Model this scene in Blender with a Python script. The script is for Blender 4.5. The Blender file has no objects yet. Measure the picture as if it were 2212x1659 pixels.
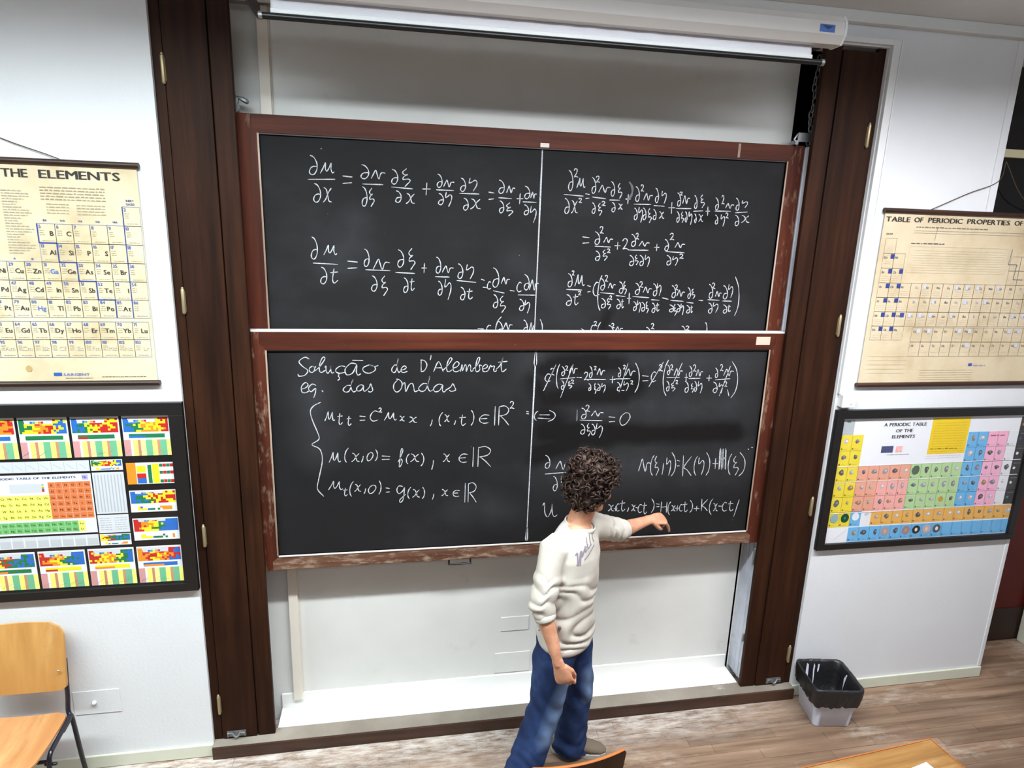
import bpy, bmesh, math, random
import numpy as np
from mathutils import Vector, Matrix
from mathutils.bvhtree import BVHTree

random.seed(7)
scene = bpy.context.scene
COL = scene.collection

# ------------------------------------------------------------------ camera, world, lights, exposure
IW, IH, FPX = 2212.0, 1659.0, 1403.14
CAM = np.array([-0.717, -3.25, 2.916])


def cam_axes(yaw, pitch, roll):
    y, p, r = [math.radians(a) for a in (yaw, pitch, roll)]
    f = np.array([math.sin(y) * math.cos(p), math.cos(y) * math.cos(p), -math.sin(p)])
    rt = np.array([math.cos(y), -math.sin(y), 0.0])
    d = np.cross(f, rt)
    return np.array([math.cos(r) * rt + math.sin(r) * d, -math.sin(r) * rt + math.cos(r) * d, f])


RC = cam_axes(10.395, 13.759, -1.879)
cd = bpy.data.cameras.new('camera')
cam = bpy.data.objects.new('camera', cd)
COL.objects.link(cam)
cd.sensor_width = 36.0
cd.lens = FPX * 36.0 / IW
cd.clip_start = 0.05
m = Matrix.Identity(4)
for i in range(3):
    m[i][0] = RC[0][i]; m[i][1] = -RC[1][i]; m[i][2] = -RC[2][i]; m[i][3] = CAM[i]
cam.matrix_world = m
scene.camera = cam

world = bpy.data.worlds.new('world')
scene.world = world
world.use_nodes = True
world.node_tree.nodes['Background'].inputs[0].default_value = (0.012, 0.016, 0.03, 1)
world.node_tree.nodes['Background'].inputs[1].default_value = 0.3


def tube_lamp(name, x, y, z, lx, ly, power, col):
    ld = bpy.data.lights.new(name, 'AREA')
    ld.shape = 'RECTANGLE'; ld.size = lx; ld.size_y = ly; ld.energy = power; ld.color = col
    o = bpy.data.objects.new(name, ld); COL.objects.link(o)
    o.location = (x, y, z)
    return o


# row of louvred fluorescent board lamps over the front of the room, parallel to the blackboard
COOL = (0.84, 0.97, 1.0)
WHITE = (0.90, 0.965, 1.0)
WARM = (0.94, 0.95, 1.0)
SKYISH = (0.80, 0.91, 1.0)
for xx, pw, cc in ((-5.6, 70, COOL), (-3.6, 56, COOL), (-1.6, 58, COOL), (0.2, 66, WHITE), (2.0, 50, WARM)):
    lo = tube_lamp('front_ceiling_lamp', xx, -1.58, 3.95, 1.7, 0.12, pw, cc)
    lo.rotation_euler = (math.radians(20), 0, 0)
    lo.data.spread = math.radians(124)
# added upward fill lights that brighten the ceiling and screen casing, not real fittings
for xx in (-3.4, -1.6, 0.2, 2.0):
    lo = tube_lamp('added_ceiling_fill', xx, -1.75, 3.78, 1.7, 0.12, 38, SKYISH)
    lo.rotation_euler = (math.radians(180), 0, 0)
# fittings further back over the seats
for xx in (-2.4, 0.4, 3.2):
    tube_lamp('rear_ceiling_lamp', xx, -4.6, 3.95, 1.5, 0.3, 16, SKYISH)

vs = scene.view_settings
vs.view_transform = 'Standard'
vs.look = 'None'
vs.exposure = -0.12
vs.gamma = 1.0
vs.use_curve_mapping = False


# ------------------------------------------------------------------ helpers
def ray(x, y):
    q = np.array([(x - IW / 2) / FPX, (y - IH / 2) / FPX, 1.0])
    return RC.T @ q


def onY(x, y, Y):
    d = ray(x, y)
    p = CAM + d * (Y - CAM[1]) / d[1]
    return Vector((p[0], Y, p[2]))


def lin(c):
    return tuple(((v / 255.0) / 12.92 if v <= 10.3 else ((v / 255.0 + 0.055) / 1.055) ** 2.4) for v in c)


def L4(c):
    return lin(c) + (1.0,)


def new(name, me, mat=None, parent=None, loc=None):
    if isinstance(me, bmesh.types.BMesh):
        bm = me
        me = bpy.data.meshes.new(name)
        bm.normal_update()
        bm.to_mesh(me); bm.free()
    o = bpy.data.objects.new(name, me)
    COL.objects.link(o)
    if mat is not None:
        me.materials.clear(); me.materials.append(mat)
    if parent is not None:
        o.parent = parent
    if loc is not None:
        o.location = loc
    return o


def tag(o, label, cat, group=None):
    o['label'] = label; o['category'] = cat
    if group:
        o['group'] = group
    return o


def thing(name, label, cat, loc=(0, 0, 0), rz=0.0, group=None):
    o = bpy.data.objects.new(name, None)
    COL.objects.link(o)
    o.empty_display_size = 0.1
    o.location = loc; o.rotation_euler = (0, 0, rz)
    return tag(o, label, cat, group)


def struct(name, me, mat, parent=None):
    o = new(name, me, mat, parent)
    if parent is None:
        o['kind'] = 'structure'
    return o


def box(bm, x0, x1, y0, y1, z0, z1, mat=None):
    vs_ = [bm.verts.new(p) for p in ((x0, y0, z0), (x1, y0, z0), (x1, y1, z0), (x0, y1, z0),
                                     (x0, y0, z1), (x1, y0, z1), (x1, y1, z1), (x0, y1, z1))]
    fs = []
    for f in ((0, 3, 2, 1), (4, 5, 6, 7), (0, 1, 5, 4), (1, 2, 6, 5), (2, 3, 7, 6), (3, 0, 4, 7)):
        fs.append(bm.faces.new([vs_[i] for i in f]))
    if mat is not None:
        bmesh.ops.transform(bm, matrix=mat, verts=vs_)
    return vs_


def bbox(x0, x1, y0, y1, z0, z1, bev=0.0, seg=2):
    bm = bmesh.new()
    box(bm, x0, x1, y0, y1, z0, z1)
    if bev > 0:
        bmesh.ops.bevel(bm, geom=list(bm.edges), offset=bev, segments=seg, affect='EDGES', profile=0.6)
    return bm


def smooth(o, ang=40):
    for p in o.data.polygons:
        p.use_smooth = True
    if ang < 180:
        try:
            o.data.set_sharp_from_angle(angle=math.radians(ang))
        except Exception:
            pass
    return o


def catmull(pts, n=6, closed=False):
    P = [Vector(p) for p in pts]
    if len(P) < 3:
        return P
    out = []
    N = len(P)
    rng = range(N if closed else N - 1)
    for i in rng:
        p0 = P[(i - 1) % N] if closed or i > 0 else P[0] * 2 - P[1]
        p1 = P[i]; p2 = P[(i + 1) % N]
        p3 = P[(i + 2) % N] if closed or i + 2 < N else P[-1] * 2 - P[-2]
        for k in range(n):
            t = k / n
            out.append(0.5 * ((2 * p1) + (-p0 + p2) * t + (2 * p0 - 5 * p1 + 4 * p2 - p3) * t * t + (-p0 + 3 * p1 - 3 * p2 + p3) * t ** 3))
    if not closed:
        out.append(P[-1])
    return out


def tube(bm, pts, radii, seg=12, side=None, cap=True, dome=True):
    """swept elliptical tube; radii: float, list, or list of (ra along side, rb)."""
    P = [Vector(p) for p in pts]
    n = len(P)
    if not isinstance(radii, (list, tuple)):
        radii = [radii] * n
    R2 = [(r, r) if not isinstance(r, (list, tuple)) else r for r in radii]
    rings = []
    ref = Vector(side) if side is not None else None
    prev = None
    for i in range(n):
        t = (P[min(i + 1, n - 1)] - P[max(i - 1, 0)])
        if t.length < 1e-9:
            t = Vector((0, 0, 1))
        t.normalize()
        if ref is not None:
            u = ref - t * ref.dot(t)
            if u.length < 1e-4:
                u = t.orthogonal()
        elif prev is None:
            u = t.orthogonal()
        else:
            u = prev - t * prev.dot(t)
        u.normalize(); prev = u
        v = t.cross(u)
        rings.append((P[i], u, v, R2[i], t))
    full = []
    if cap and dome:
        c, u, v, r, t = rings[0]
        rm = min(r)
        for s in (0.25, 0.7):
            full.append((c - t * rm * math.sqrt(1 - s * s), u, v, (r[0] * s, r[1] * s)))
    full += [(c, u, v, r) for c, u, v, r, t in rings]
    if cap and dome:
        c, u, v, r, t = rings[-1]
        rm = min(r)
        for s in (0.7, 0.25):
            full.append((c + t * rm * math.sqrt(1 - s * s), u, v, (r[0] * s, r[1] * s)))
    loops = []
    for c, u, v, r in full:
        loops.append([bm.verts.new(c + u * (r[0] * math.cos(2 * math.pi * k / seg)) + v * (r[1] * math.sin(2 * math.pi * k / seg))) for k in range(seg)])
    for a, b in zip(loops[:-1], loops[1:]):
        for k in range(seg):
            bm.faces.new((a[k], a[(k + 1) % seg], b[(k + 1) % seg], b[k]))
    if cap:
        bm.faces.new(list(reversed(loops[0])))
        bm.faces.new(loops[-1])
    return loops


def ellipsoid(bm, c, r, rot=None, sub=3):
    M = Matrix.Translation(Vector(c)) @ (rot.to_4x4() if rot is not None else Matrix.Identity(4)) @ Matrix.Diagonal((r[0], r[1], r[2], 1))
    bmesh.ops.create_icosphere(bm, subdivisions=sub, radius=1.0, matrix=M)


def prism(bm, pts, y0, y1, axis='y'):
    """extrude an x,z outline along y"""
    a = [bm.verts.new((p[0], y0, p[1])) for p in pts]
    b = [bm.verts.new((p[0], y1, p[1])) for p in pts]
    n = len(pts)
    f1 = bm.faces.new(a); f2 = bm.faces.new(list(reversed(b)))
    for i in range(n):
        bm.faces.new((a[(i + 1) % n], a[i], b[i], b[(i + 1) % n]))
    bmesh.ops.recalc_face_normals(bm, faces=bm.faces[:])


# ------------------------------------------------------------------ materials
MATS = {}


def base(name, rough=0.6, spec=0.4):
    mt = bpy.data.materials.new(name); mt.use_nodes = True
    nt = mt.node_tree
    b = nt.nodes['Principled BSDF']
    b.inputs['Roughness'].default_value = rough
    b.inputs['Specular IOR Level'].default_value = spec
    MATS[name] = mt
    return mt, nt, b


def plain(name, rgb, rough=0.6, spec=0.4, metal=0.0):
    mt, nt, b = base(name, rough, spec)
    b.inputs['Base Color'].default_value = L4(rgb)
    b.inputs['Metallic'].default_value = metal
    return mt


def nd(nt, typ, **kw):
    n = nt.nodes.new(typ)
    for k, v in kw.items():
        if k.startswith('i_'):
            n.inputs[k[2:].replace('_', ' ')].default_value = v
        else:
            setattr(n, k, v)
    return n


def ramp(nt, fac, stops):
    r = nt.nodes.new('ShaderNodeValToRGB')
    el = r.color_ramp.elements
    while len(el) > 1:
        el.remove(el[-1])
    el[0].position = stops[0][0]; el[0].color = stops[0][1]
    for p, c in stops[1:]:
        e = el.new(p); e.color = c
    nt.links.new(fac, r.inputs[0])
    return r


def mapping(nt, scale=(1, 1, 1), coord='Object', loc=(0, 0, 0)):
    if coord == 'World':
        g = nt.nodes.new('ShaderNodeNewGeometry'); src = g.outputs['Position']
    else:
        t = nt.nodes.new('ShaderNodeTexCoord'); src = t.outputs[coord]
    mp = nt.nodes.new('ShaderNodeMapping')
    mp.inputs['Scale'].default_value = scale
    mp.inputs['Location'].default_value = loc
    nt.links.new(src, mp.inputs[0])
    return mp.outputs[0]


def noise(nt, vec, scale=5, detail=4, rough=0.55):
    n = nt.nodes.new('ShaderNodeTexNoise')
    n.inputs['Scale'].default_value = scale; n.inputs['Detail'].default_value = detail; n.inputs['Roughness'].default_value = rough
    nt.links.new(vec, n.inputs['Vector'])
    return n.outputs['Fac']


def mixc(nt, fac, a, b, blend='MIX'):
    mx = nt.nodes.new('ShaderNodeMix'); mx.data_type = 'RGBA'; mx.blend_type = blend
    for s, v in ((0, fac), (6, a), (7, b)):
        if isinstance(v, (int, float)):
            mx.inputs[s].default_value = v
        elif isinstance(v, tuple):
            mx.inputs[s].default_value = v
        else:
            nt.links.new(v, mx.inputs[s])
    return mx.outputs[2]


def bump(nt, b, h, strength=0.2, dist=0.002):
    bp = nt.nodes.new('ShaderNodeBump')
    bp.inputs['Strength'].default_value = strength; bp.inputs['Distance'].default_value = dist
    nt.links.new(h, bp.inputs['Height']); nt.links.new(bp.outputs[0], b.inputs['Normal'])


def paint(name, rgb, rough=0.55, blotch=0.05, bscale=350, bstr=0.25, stain=None):
    mt, nt, b = base(name, rough, 0.35)
    v = mapping(nt, (1, 1, 1), 'World')
    n1 = noise(nt, v, 1.7, 5)
    d = tuple(max(0, c - 255 * blotch) for c in rgb)
    r = ramp(nt, n1, [(0.3, L4(d)), (0.7, L4(rgb))])
    col = r.outputs[0]
    if stain:
        n3 = noise(nt, mapping(nt, (1, 1, 1), 'World', (3.1, 1.7, 0.4)), 3.3, 6, 0.65)
        s = ramp(nt, n3, [(0.62, (0, 0, 0, 1)), (0.78, (1, 1, 1, 1))])
        col = mixc(nt, s.outputs[0], col, L4(stain))
    nt.links.new(col, b.inputs['Base Color'])
    n2 = noise(nt, v, bscale / 10.0, 3)
    bump(nt, b, n2, bstr, 0.004)
    return mt


def wood(name, c_dark, c_mid, c_light, axis='z', rough=0.4, spec=0.5, wear=None, wear_lo=0.6, wear_hi=0.75, coord='Object', fscale=1.0, rnd=0.0, wear_scale=7.0):
    mt, nt, b = base(name, rough, spec)
    sc = {'x': (1.2, 22, 22), 'y': (22, 1.2, 22), 'z': (22, 22, 1.2)}[axis]
    sc = tuple(s * fscale for s in sc)
    v = mapping(nt, sc, coord)
    n1 = noise(nt, v, 1.0, 6, 0.6)
    r = ramp(nt, n1, [(0.3, L4(c_dark)), (0.5, L4(c_mid)), (0.72, L4(c_light))])
    col = r.outputs[0]
    n0 = noise(nt, mapping(nt, (1, 1, 1), coord), 1.6, 3)
    col = mixc(nt, ramp(nt, n0, [(0.35, (0, 0, 0, 1)), (0.7, (0.5, 0.5, 0.5, 1))]).outputs[0], col, L4(c_dark))
    if rnd > 0:
        oi = nt.nodes.new('ShaderNodeObjectInfo')
        rr = ramp(nt, oi.outputs['Random'], [(0.0, (1 - rnd, 1 - rnd, 1 - rnd, 1)), (1.0, (1 + rnd, 1 + rnd * 0.95, 1 + rnd * 0.9, 1))])
        col = mixc(nt, 1.0, col, rr.outputs[0], 'MULTIPLY')
    if wear:
        sc2 = {'x': (0.35, 1.3, 1.3), 'y': (1.3, 0.35, 1.3), 'z': (1.3, 1.3, 0.35)}[axis]
        nw = noise(nt, mapping(nt, sc2, coord, (1.3, 4.1, 2.2)), wear_scale, 8, 0.7)
        rw = ramp(nt, nw, [(wear_lo, (0, 0, 0, 1)), (wear_hi, (1, 1, 1, 1))])
        col = mixc(nt, rw.outputs[0], col, L4(wear))
    nt.links.new(col, b.inputs['Base Color'])
    bump(nt, b, n1, 0.15, 0.001)
    return mt


M_wall = paint('wall_paint', (222, 222, 224), 0.5, 0.02, 600, 0.22)
M_recess = paint('recess_paint', (216, 214, 210), 0.6, 0.04, 300, 0.1, stain=(196, 192, 186))
M_ceil = paint('ceiling_paint', (214, 214, 212), 0.8, 0.03, 900, 0.5)
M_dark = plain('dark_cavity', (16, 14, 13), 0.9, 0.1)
M_base = paint('baseboard_paint', (214, 214, 196), 0.4, 0.05, 300, 0.05, stain=(196, 196, 150))
M_ledge = paint('ledge_paint', (236, 234, 230), 0.45, 0.03, 300, 0.05)
M_stone = paint('stone_sill', (150, 140, 128), 0.75, 0.16, 500, 0.5, stain=(206, 200, 192))
M_pillar = wood('pillar_wood', (30, 15, 8), (47, 25, 14), (63, 35, 20), 'z', 0.55, 0.12)
M_frame = wood('board_frame_wood', (54, 22, 12), (78, 34, 20), (98, 47, 29), 'x', 0.55, 0.2, wear=(146, 118, 98), wear_lo=0.66, wear_hi=0.8)
M_frame_vw = wood('board_frame_upright_worn', (54, 22, 12), (78, 34, 20), (98, 47, 29), 'z', 0.6, 0.2, wear=(140, 112, 92), wear_lo=0.54, wear_hi=0.72, wear_scale=20)
M_frame_v = wood('board_frame_wood_upright', (54, 22, 12), (78, 34, 20), (98, 47, 29), 'z', 0.55, 0.2, wear=(146, 118, 98), wear_lo=0.62, wear_hi=0.76)
M_frame_worn = wood('board_frame_worn', (66, 40, 29), (98, 64, 48), (128, 94, 76), 'x', 0.55, 0.25, wear=(164, 142, 124), wear_lo=0.5, wear_hi=0.7, wear_scale=30)
M_chalkdust = paint('chalk_dust', (218, 208, 202), 0.9, 0.08, 500, 0.3)
M_bead = wood('frame_bead_worn', (120, 92, 76), (166, 144, 128), (206, 192, 182), 'z', 0.7, 0.2)
M_thr = wood('threshold_wood', (44, 28, 20), (66, 42, 30), (84, 56, 40), 'x', 0.45, 0.4, wear=(120, 96, 76), wear_lo=0.66, wear_hi=0.8)
M_plank = wood('floor_plank', (98, 76, 60), (134, 108, 88), (160, 134, 112), 'x', 0.5, 0.35, wear=(190, 174, 158), wear_lo=0.55, wear_hi=0.75, coord='World', rnd=0.16, wear_scale=4)
M_steel = plain('galvanised_steel', (150, 152, 154), 0.45, 0.5, 0.8)
M_greasy = paint('greasy_rail', (214, 218, 228), 0.35, 0.25, 300, 0.2, stain=(40, 38, 40))
M_brass = plain('old_brass', (176, 160, 124), 0.45, 0.5, 0.7)
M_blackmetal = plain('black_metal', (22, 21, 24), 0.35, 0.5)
M_white = plain('white_plastic', (226, 226, 226), 0.4, 0.4)
M_case = plain('screen_case', (214, 208, 204), 0.45, 0.4)
M_trunk = paint('trunking_cream', (222, 212, 200), 0.5, 0.02, 300, 0.02)
M_fabric = plain('screen_cloth', (232, 230, 236), 0.85, 0.1)
M_blackrod = plain('rod_black', (14, 15, 16), 0.35, 0.5)
M_sticker = plain('sticker_blue', (70, 110, 180), 0.5, 0.4)
M_cord = plain('cord_brown', (84, 66, 52), 0.8, 0.2)
M_chartrod = wood('chart_rod_wood', (34, 20, 14), (56, 33, 24), (74, 46, 34), 'x', 0.4, 0.4)
M_blackframe = plain('black_frame', (24, 22, 22), 0.4, 0.45)
M_glassblack = plain('night_glass', (6, 6, 7), 0.08, 0.5)
M_cream = plain('window_bar_cream', (176, 168, 138), 0.5, 0.4)
M_red = paint('dark_red_door', (92, 30, 26), 0.45, 0.05, 200, 0.03)
M_footband = plain('dark_foot_band', (46, 32, 26), 0.5, 0.4)
M_chalk = None


def attr_mat(name, rough=0.7, spec=0.25):
    mt, nt, b = base(name, rough, spec)
    a = nt.nodes.new('ShaderNodeAttribute'); a.attribute_name = 'print'
    nt.links.new(a.outputs['Color'], b.inputs['Base Color'])
    return mt


M_print = attr_mat('print_ink', 0.75, 0.15)

# clear pane: mostly lets light through, mirrors a little
mt, nt, b = base('clear_pane', 0.03, 0.5)
tr = nt.nodes.new('ShaderNodeBsdfTransparent'); gl = nt.nodes.new('ShaderNodeBsdfGlossy')
gl.inputs['Roughness'].default_value = 0.06
mx = nt.nodes.new('ShaderNodeMixShader'); mx.inputs[0].default_value = 0.035
nt.links.new(tr.outputs[0], mx.inputs[1]); nt.links.new(gl.outputs[0], mx.inputs[2])
nt.links.new(mx.outputs[0], nt.nodes['Material Output'].inputs[0])
M_pane = mt

# chalk
mt, nt, b = base('chalk', 0.95, 0.05)
n1 = noise(nt, mapping(nt, (1, 1, 1), 'Object'), 180, 2)
nt.links.new(ramp(nt, n1, [(0.3, L4((140, 140, 144))), (0.65, L4((196, 196, 200)))]).outputs[0], b.inputs['Base Color'])
M_chalk = mt
M_chalk_faint = plain('chalk_faint', (96, 96, 100), 0.95, 0.05)


def capsule_mask(nt, pos, segs):
    """segs: ((x0,z0),(x1,z1),radius,soft) -> mask in object x,z ; returns output socket"""
    out = None
    for (a, c, r, s) in segs:
        va = nd(nt, 'ShaderNodeVectorMath', operation='SUBTRACT'); nt.links.new(pos, va.inputs[0]); va.inputs[1].default_value = (a[0], 0, a[1])
        dx, dz = c[0] - a[0], c[1] - a[1]
        l2 = dx * dx + dz * dz + 1e-9
        dt = nd(nt, 'ShaderNodeVectorMath', operation='DOT_PRODUCT'); nt.links.new(va.outputs[0], dt.inputs[0]); dt.inputs[1].default_value = (dx / l2, 0, dz / l2)
        cl = nd(nt, 'ShaderNodeClamp'); nt.links.new(dt.outputs['Value'], cl.inputs[0])
        sc = nd(nt, 'ShaderNodeVectorMath', operation='SCALE'); sc.inputs[0].default_value = (dx, 0, dz); nt.links.new(cl.outputs[0], sc.inputs['Scale'])
        su = nd(nt, 'ShaderNodeVectorMath', operation='SUBTRACT'); nt.links.new(va.outputs[0], su.inputs[0]); nt.links.new(sc.outputs[0], su.inputs[1])
        ln = nd(nt, 'ShaderNodeVectorMath', operation='LENGTH'); nt.links.new(su.outputs[0], ln.inputs[0])
        mr = nd(nt, 'ShaderNodeMapRange'); nt.links.new(ln.outputs['Value'], mr.inputs[0])
        mr.inputs[1].default_value = r + s; mr.inputs[2].default_value = r - s; mr.inputs[3].default_value = 0; mr.inputs[4].default_value = 1
        if out is None:
            out = mr.outputs[0]
        else:
            mxn = nd(nt, 'ShaderNodeMath', operation='MAXIMUM'); nt.links.new(out, mxn.inputs[0]); nt.links.new(mr.outputs[0], mxn.inputs[1]); out = mxn.outputs[0]
    return out


def slate_mat(name, wet=(), dust=()):
    mt, nt, b = base(name, 0.7, 0.15)
    v = mapping(nt, (1, 1, 1), 'Object')
    n1 = noise(nt, mapping(nt, (1, 1, 1.6), 'Object'), 2.2, 6, 0.6)
    col = ramp(nt, n1, [(0.3, L4((25, 24, 25))), (0.55, L4((29, 28, 29))), (0.78, L4((39, 38, 40)))]).outputs[0]
    # flatten y and wobble a little for the wiped shapes
    fl = nd(nt, 'ShaderNodeVectorMath', operation='MULTIPLY'); nt.links.new(v, fl.inputs[0]); fl.inputs[1].default_value = (1, 0, 1)
    nw = nd(nt, 'ShaderNodeTexNoise'); nw.inputs['Scale'].default_value = 7; nw.inputs['Detail'].default_value = 3; nt.links.new(v, nw.inputs['Vector'])
    wob = nd(nt, 'ShaderNodeVectorMath', operation='MULTIPLY_ADD'); nt.links.new(nw.outputs['Color'], wob.inputs[0]); wob.inputs[1].default_value = (0.06, 0, 0.06)
    nt.links.new(fl.outputs[0], wob.inputs[2])
    off = nd(nt, 'ShaderNodeVectorMath', operation='ADD'); nt.links.new(wob.outputs[0], off.inputs[0]); off.inputs[1].default_value = (-0.03, 0, -0.03)
    if dust:
        mk = capsule_mask(nt, off.outputs[0], dust)
        ml = nd(nt, 'ShaderNodeMath', operation='MULTIPLY'); nz_ = noise(nt, mapping(nt, (1, 1, 0.5), 'Object'), 3.1, 6, 0.65); mg_ = nd(nt, 'ShaderNodeMath', operation='MULTIPLY'); nt.links.new(mk, mg_.inputs[0]); nt.links.new(ramp(nt, nz_, [(0.25, (0.1, 0.1, 0.1, 1)), (0.75, (1, 1, 1, 1))]).outputs[0], mg_.inputs[1]); nt.links.new(mg_.outputs[0], ml.inputs[0]); ml.inputs[1].default_value = 0.62
        col = mixc(nt, ml.outputs[0], col, L4((64, 64, 67)))
    if wet:
        mk = capsule_mask(nt, off.outputs[0], wet)
        ml = nd(nt, 'ShaderNodeMath', operation='MULTIPLY'); nt.links.new(mk, ml.inputs[0]); ml.inputs[1].default_value = 0.93
        col = mixc(nt, ml.outputs[0], col, L4((15, 12, 12)))
    # tiny specks of chalk
    vo = nd(nt, 'ShaderNodeTexVoronoi'); vo.inputs['Scale'].default_value = 9; nt.links.new(v, vo.inputs['Vector'])
    sp = ramp(nt, vo.outputs['Distance'], [(0.018, (1, 1, 1, 1)), (0.035, (0, 0, 0, 1))])
    n5 = noise(nt, v, 2.9, 2)
    gate = ramp(nt, n5, [(0.56, (0, 0, 0, 1)), (0.62, (0.6, 0.6, 0.6, 1))])
    g2 = mixc(nt, 1.0, sp.outputs[0], gate.outputs[0], 'MULTIPLY')
    col = mixc(nt, g2, col, L4((170, 170, 174)))
    nt.links.new(col, b.inputs['Base Color'])
    bump(nt, b, noise(nt, v, 400, 2), 0.05, 0.001)
    return mt

# chalk dust lying on the floor in front of the blackboard
_nt = M_plank.node_tree; _b = _nt.nodes['Principled BSDF']
_src = _b.inputs['Base Color'].links[0].from_socket
_pos = mapping(_nt, (1, 1, 1), 'World')
_sx = _nt.nodes.new('ShaderNodeSeparateXYZ'); _nt.links.new(_pos, _sx.inputs[0])
_mr = nd(_nt, 'ShaderNodeMapRange'); _nt.links.new(_sx.outputs['Y'], _mr.inputs[0])
_mr.inputs[1].default_value = -0.34; _mr.inputs[2].default_value = -0.04
_mx = nd(_nt, 'ShaderNodeMapRange'); _nt.links.new(_sx.outputs['X'], _mx.inputs[0])
_mx.inputs[1].default_value = 1.9; _mx.inputs[2].default_value = 0.9
_m1 = nd(_nt, 'ShaderNodeMath', operation='MULTIPLY'); _nt.links.new(_mr.outputs[0], _m1.inputs[0]); _nt.links.new(_mx.outputs[0], _m1.inputs[1])
_nn = noise(_nt, mapping(_nt, (2, 9, 1), 'World'), 4.0, 8, 0.75)
_m2 = nd(_nt, 'ShaderNodeMath', operation='MULTIPLY'); _nt.links.new(_m1.outputs[0], _m2.inputs[0]); _nt.links.new(ramp(_nt, _nn, [(0.38, (0, 0, 0, 1)), (0.62, (1, 1, 1, 1))]).outputs[0], _m2.inputs[1])
_nt.links.new(mixc(_nt, _m2.outputs[0], _src, L4((214, 204, 196))), _b.inputs['Base Color'])


def pinv(o):
    M = Matrix.Identity(4)
    p = o
    chain = []
    while p is not None:
        chain.append(p); p = p.parent
    for q in reversed(chain):
        loc = Matrix.LocRotScale(q.location, q.rotation_euler, q.scale)
        M = M @ q.matrix_parent_inverse @ loc
    return M.inverted()


def wpart(name, bm, mat, parent, sm=None):
    """a part whose vertices are given in room coordinates"""
    o = new(name, bm, mat)
    o.parent = parent
    o.matrix_parent_inverse = pinv(parent)
    if sm:
        smooth(o, sm)
    return o


# ------------------------------------------------------------------ the room
RX0, RX1, RY0, CZ = -7.2, 4.7, -7.0, 4.0
PX0, PX1, PZ = -1.735, 1.785, 3.855      # opening of the blackboard bay
DX0, DX1, DZ = 3.215, 4.25, 2.06         # doorway to the right
WX0, WX1, WZ0, WZ1 = 2.585, 4.25, 2.62, 3.945

bm = bmesh.new()
box(bm, RX0 - 0.2, RX1 + 0.2, RY0 - 0.2, 0.6, -0.2, -0.003)
floor = struct('floor', bm, M_plank)

D = 0.16
for nm, b_ in (('wall_front_left', (RX0, PX0, 0, D, 0, CZ)), ('wall_front_top', (PX0, PX1, 0, D, PZ, CZ)), ('wall_front_right', (PX1, WX0, 0, D, 0, CZ)), ('wall_front_right', (WX0, DX0, 0, D, 0, WZ0)),
               ('wall_front_right', (DX0, DX1, 0, D, DZ, WZ0)), ('wall_front_right', (WX0, WX1, 0, D, WZ1, CZ)), ('wall_front_right', (WX1, RX1, 0, D, 0, CZ))):
    bm = bmesh.new(); box(bm, *b_); struct(nm, bm, M_wall)

bm = bmesh.new()
BWY = 0.228
box(bm, PX0 - 0.1, 1.452, BWY, BWY + 0.1, 0, CZ)
box(bm, 1.452, 1.62, BWY, BWY + 0.1, 0, 1.12)
wall_recess = struct('wall_recess', bm, M_recess)
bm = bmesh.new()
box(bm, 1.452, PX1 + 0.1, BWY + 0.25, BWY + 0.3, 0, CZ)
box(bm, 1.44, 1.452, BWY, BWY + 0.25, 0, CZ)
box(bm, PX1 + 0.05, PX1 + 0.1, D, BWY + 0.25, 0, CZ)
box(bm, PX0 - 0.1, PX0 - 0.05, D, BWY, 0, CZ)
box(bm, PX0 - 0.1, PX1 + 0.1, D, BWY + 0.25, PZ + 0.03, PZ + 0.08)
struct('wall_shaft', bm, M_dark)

for nm, b_ in (('wall_left', (RX0 - 0.1, RX0, RY0, 0.0, 0, CZ)), ('wall_right', (RX1, RX1 + 0.1, RY0, 0.5, 0, CZ)), ('wall_back', (RX0, RX1, RY0 - 0.1, RY0, 0, CZ))):
    bm = bmesh.new(); box(bm, *b_); struct(nm, bm, M_wall)
bm = bmesh.new(); box(bm, RX0 - 0.1, RX1 + 0.1, RY0 - 0.1, 0.6, CZ, CZ + 0.1)
struct('ceiling', bm, M_ceil)
struct('trim_1', bbox(RX0, RX1, -0.05, 0.0, 3.945, CZ, 0.006), M_ceil)

# baseboards, with a rounded top
def baseboard(name, x0, x1, z1, y=0.0, t=0.014, z0=0.0, mat=M_base):
    bm = bbox(x0, x1, y - t, y, z0, z1, 0.004)
    return struct(name, bm, mat)


baseboard('baseboard_left', RX0, PX0, 0.075)
baseboard('baseboard_right', PX1, DX0, 0.075)
baseboard('baseboard_recess', -1.405, 1.43, 0.175, BWY, 0.012, 0.077, M_ledge)

# foot of the bay: wooden riser, stone strip, painted ledge
struct('trim_2', bbox(PX0, PX1, -0.042, 0.02, 0.0, 0.072, 0.004), M_thr)
struct('trim_3', bbox(PX0, PX1, -0.036, 0.062, 0.0725, 0.078, 0.002), M_stone)
bm = bmesh.new(); box(bm, -1.405, 1.44, 0.063, BWY, 0.05, 0.079)
struct('trim_4', bm, M_ledge)

# floor planks laid along the wall
PW = 0.0695
plank_meshes = []
for ln_ in (0.55, 0.72, 0.9):
    bm = bbox(0, ln_ - 0.002, 0, PW - 0.0016, -0.015, 0.0, 0.0012, 1)
    me = bpy.data.meshes.new('plank'); bm.normal_update(); bm.to_mesh(me); bm.free(); me.materials.append(M_plank)
    plank_meshes.append((ln_, me))
rng = random.Random(3)


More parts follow.
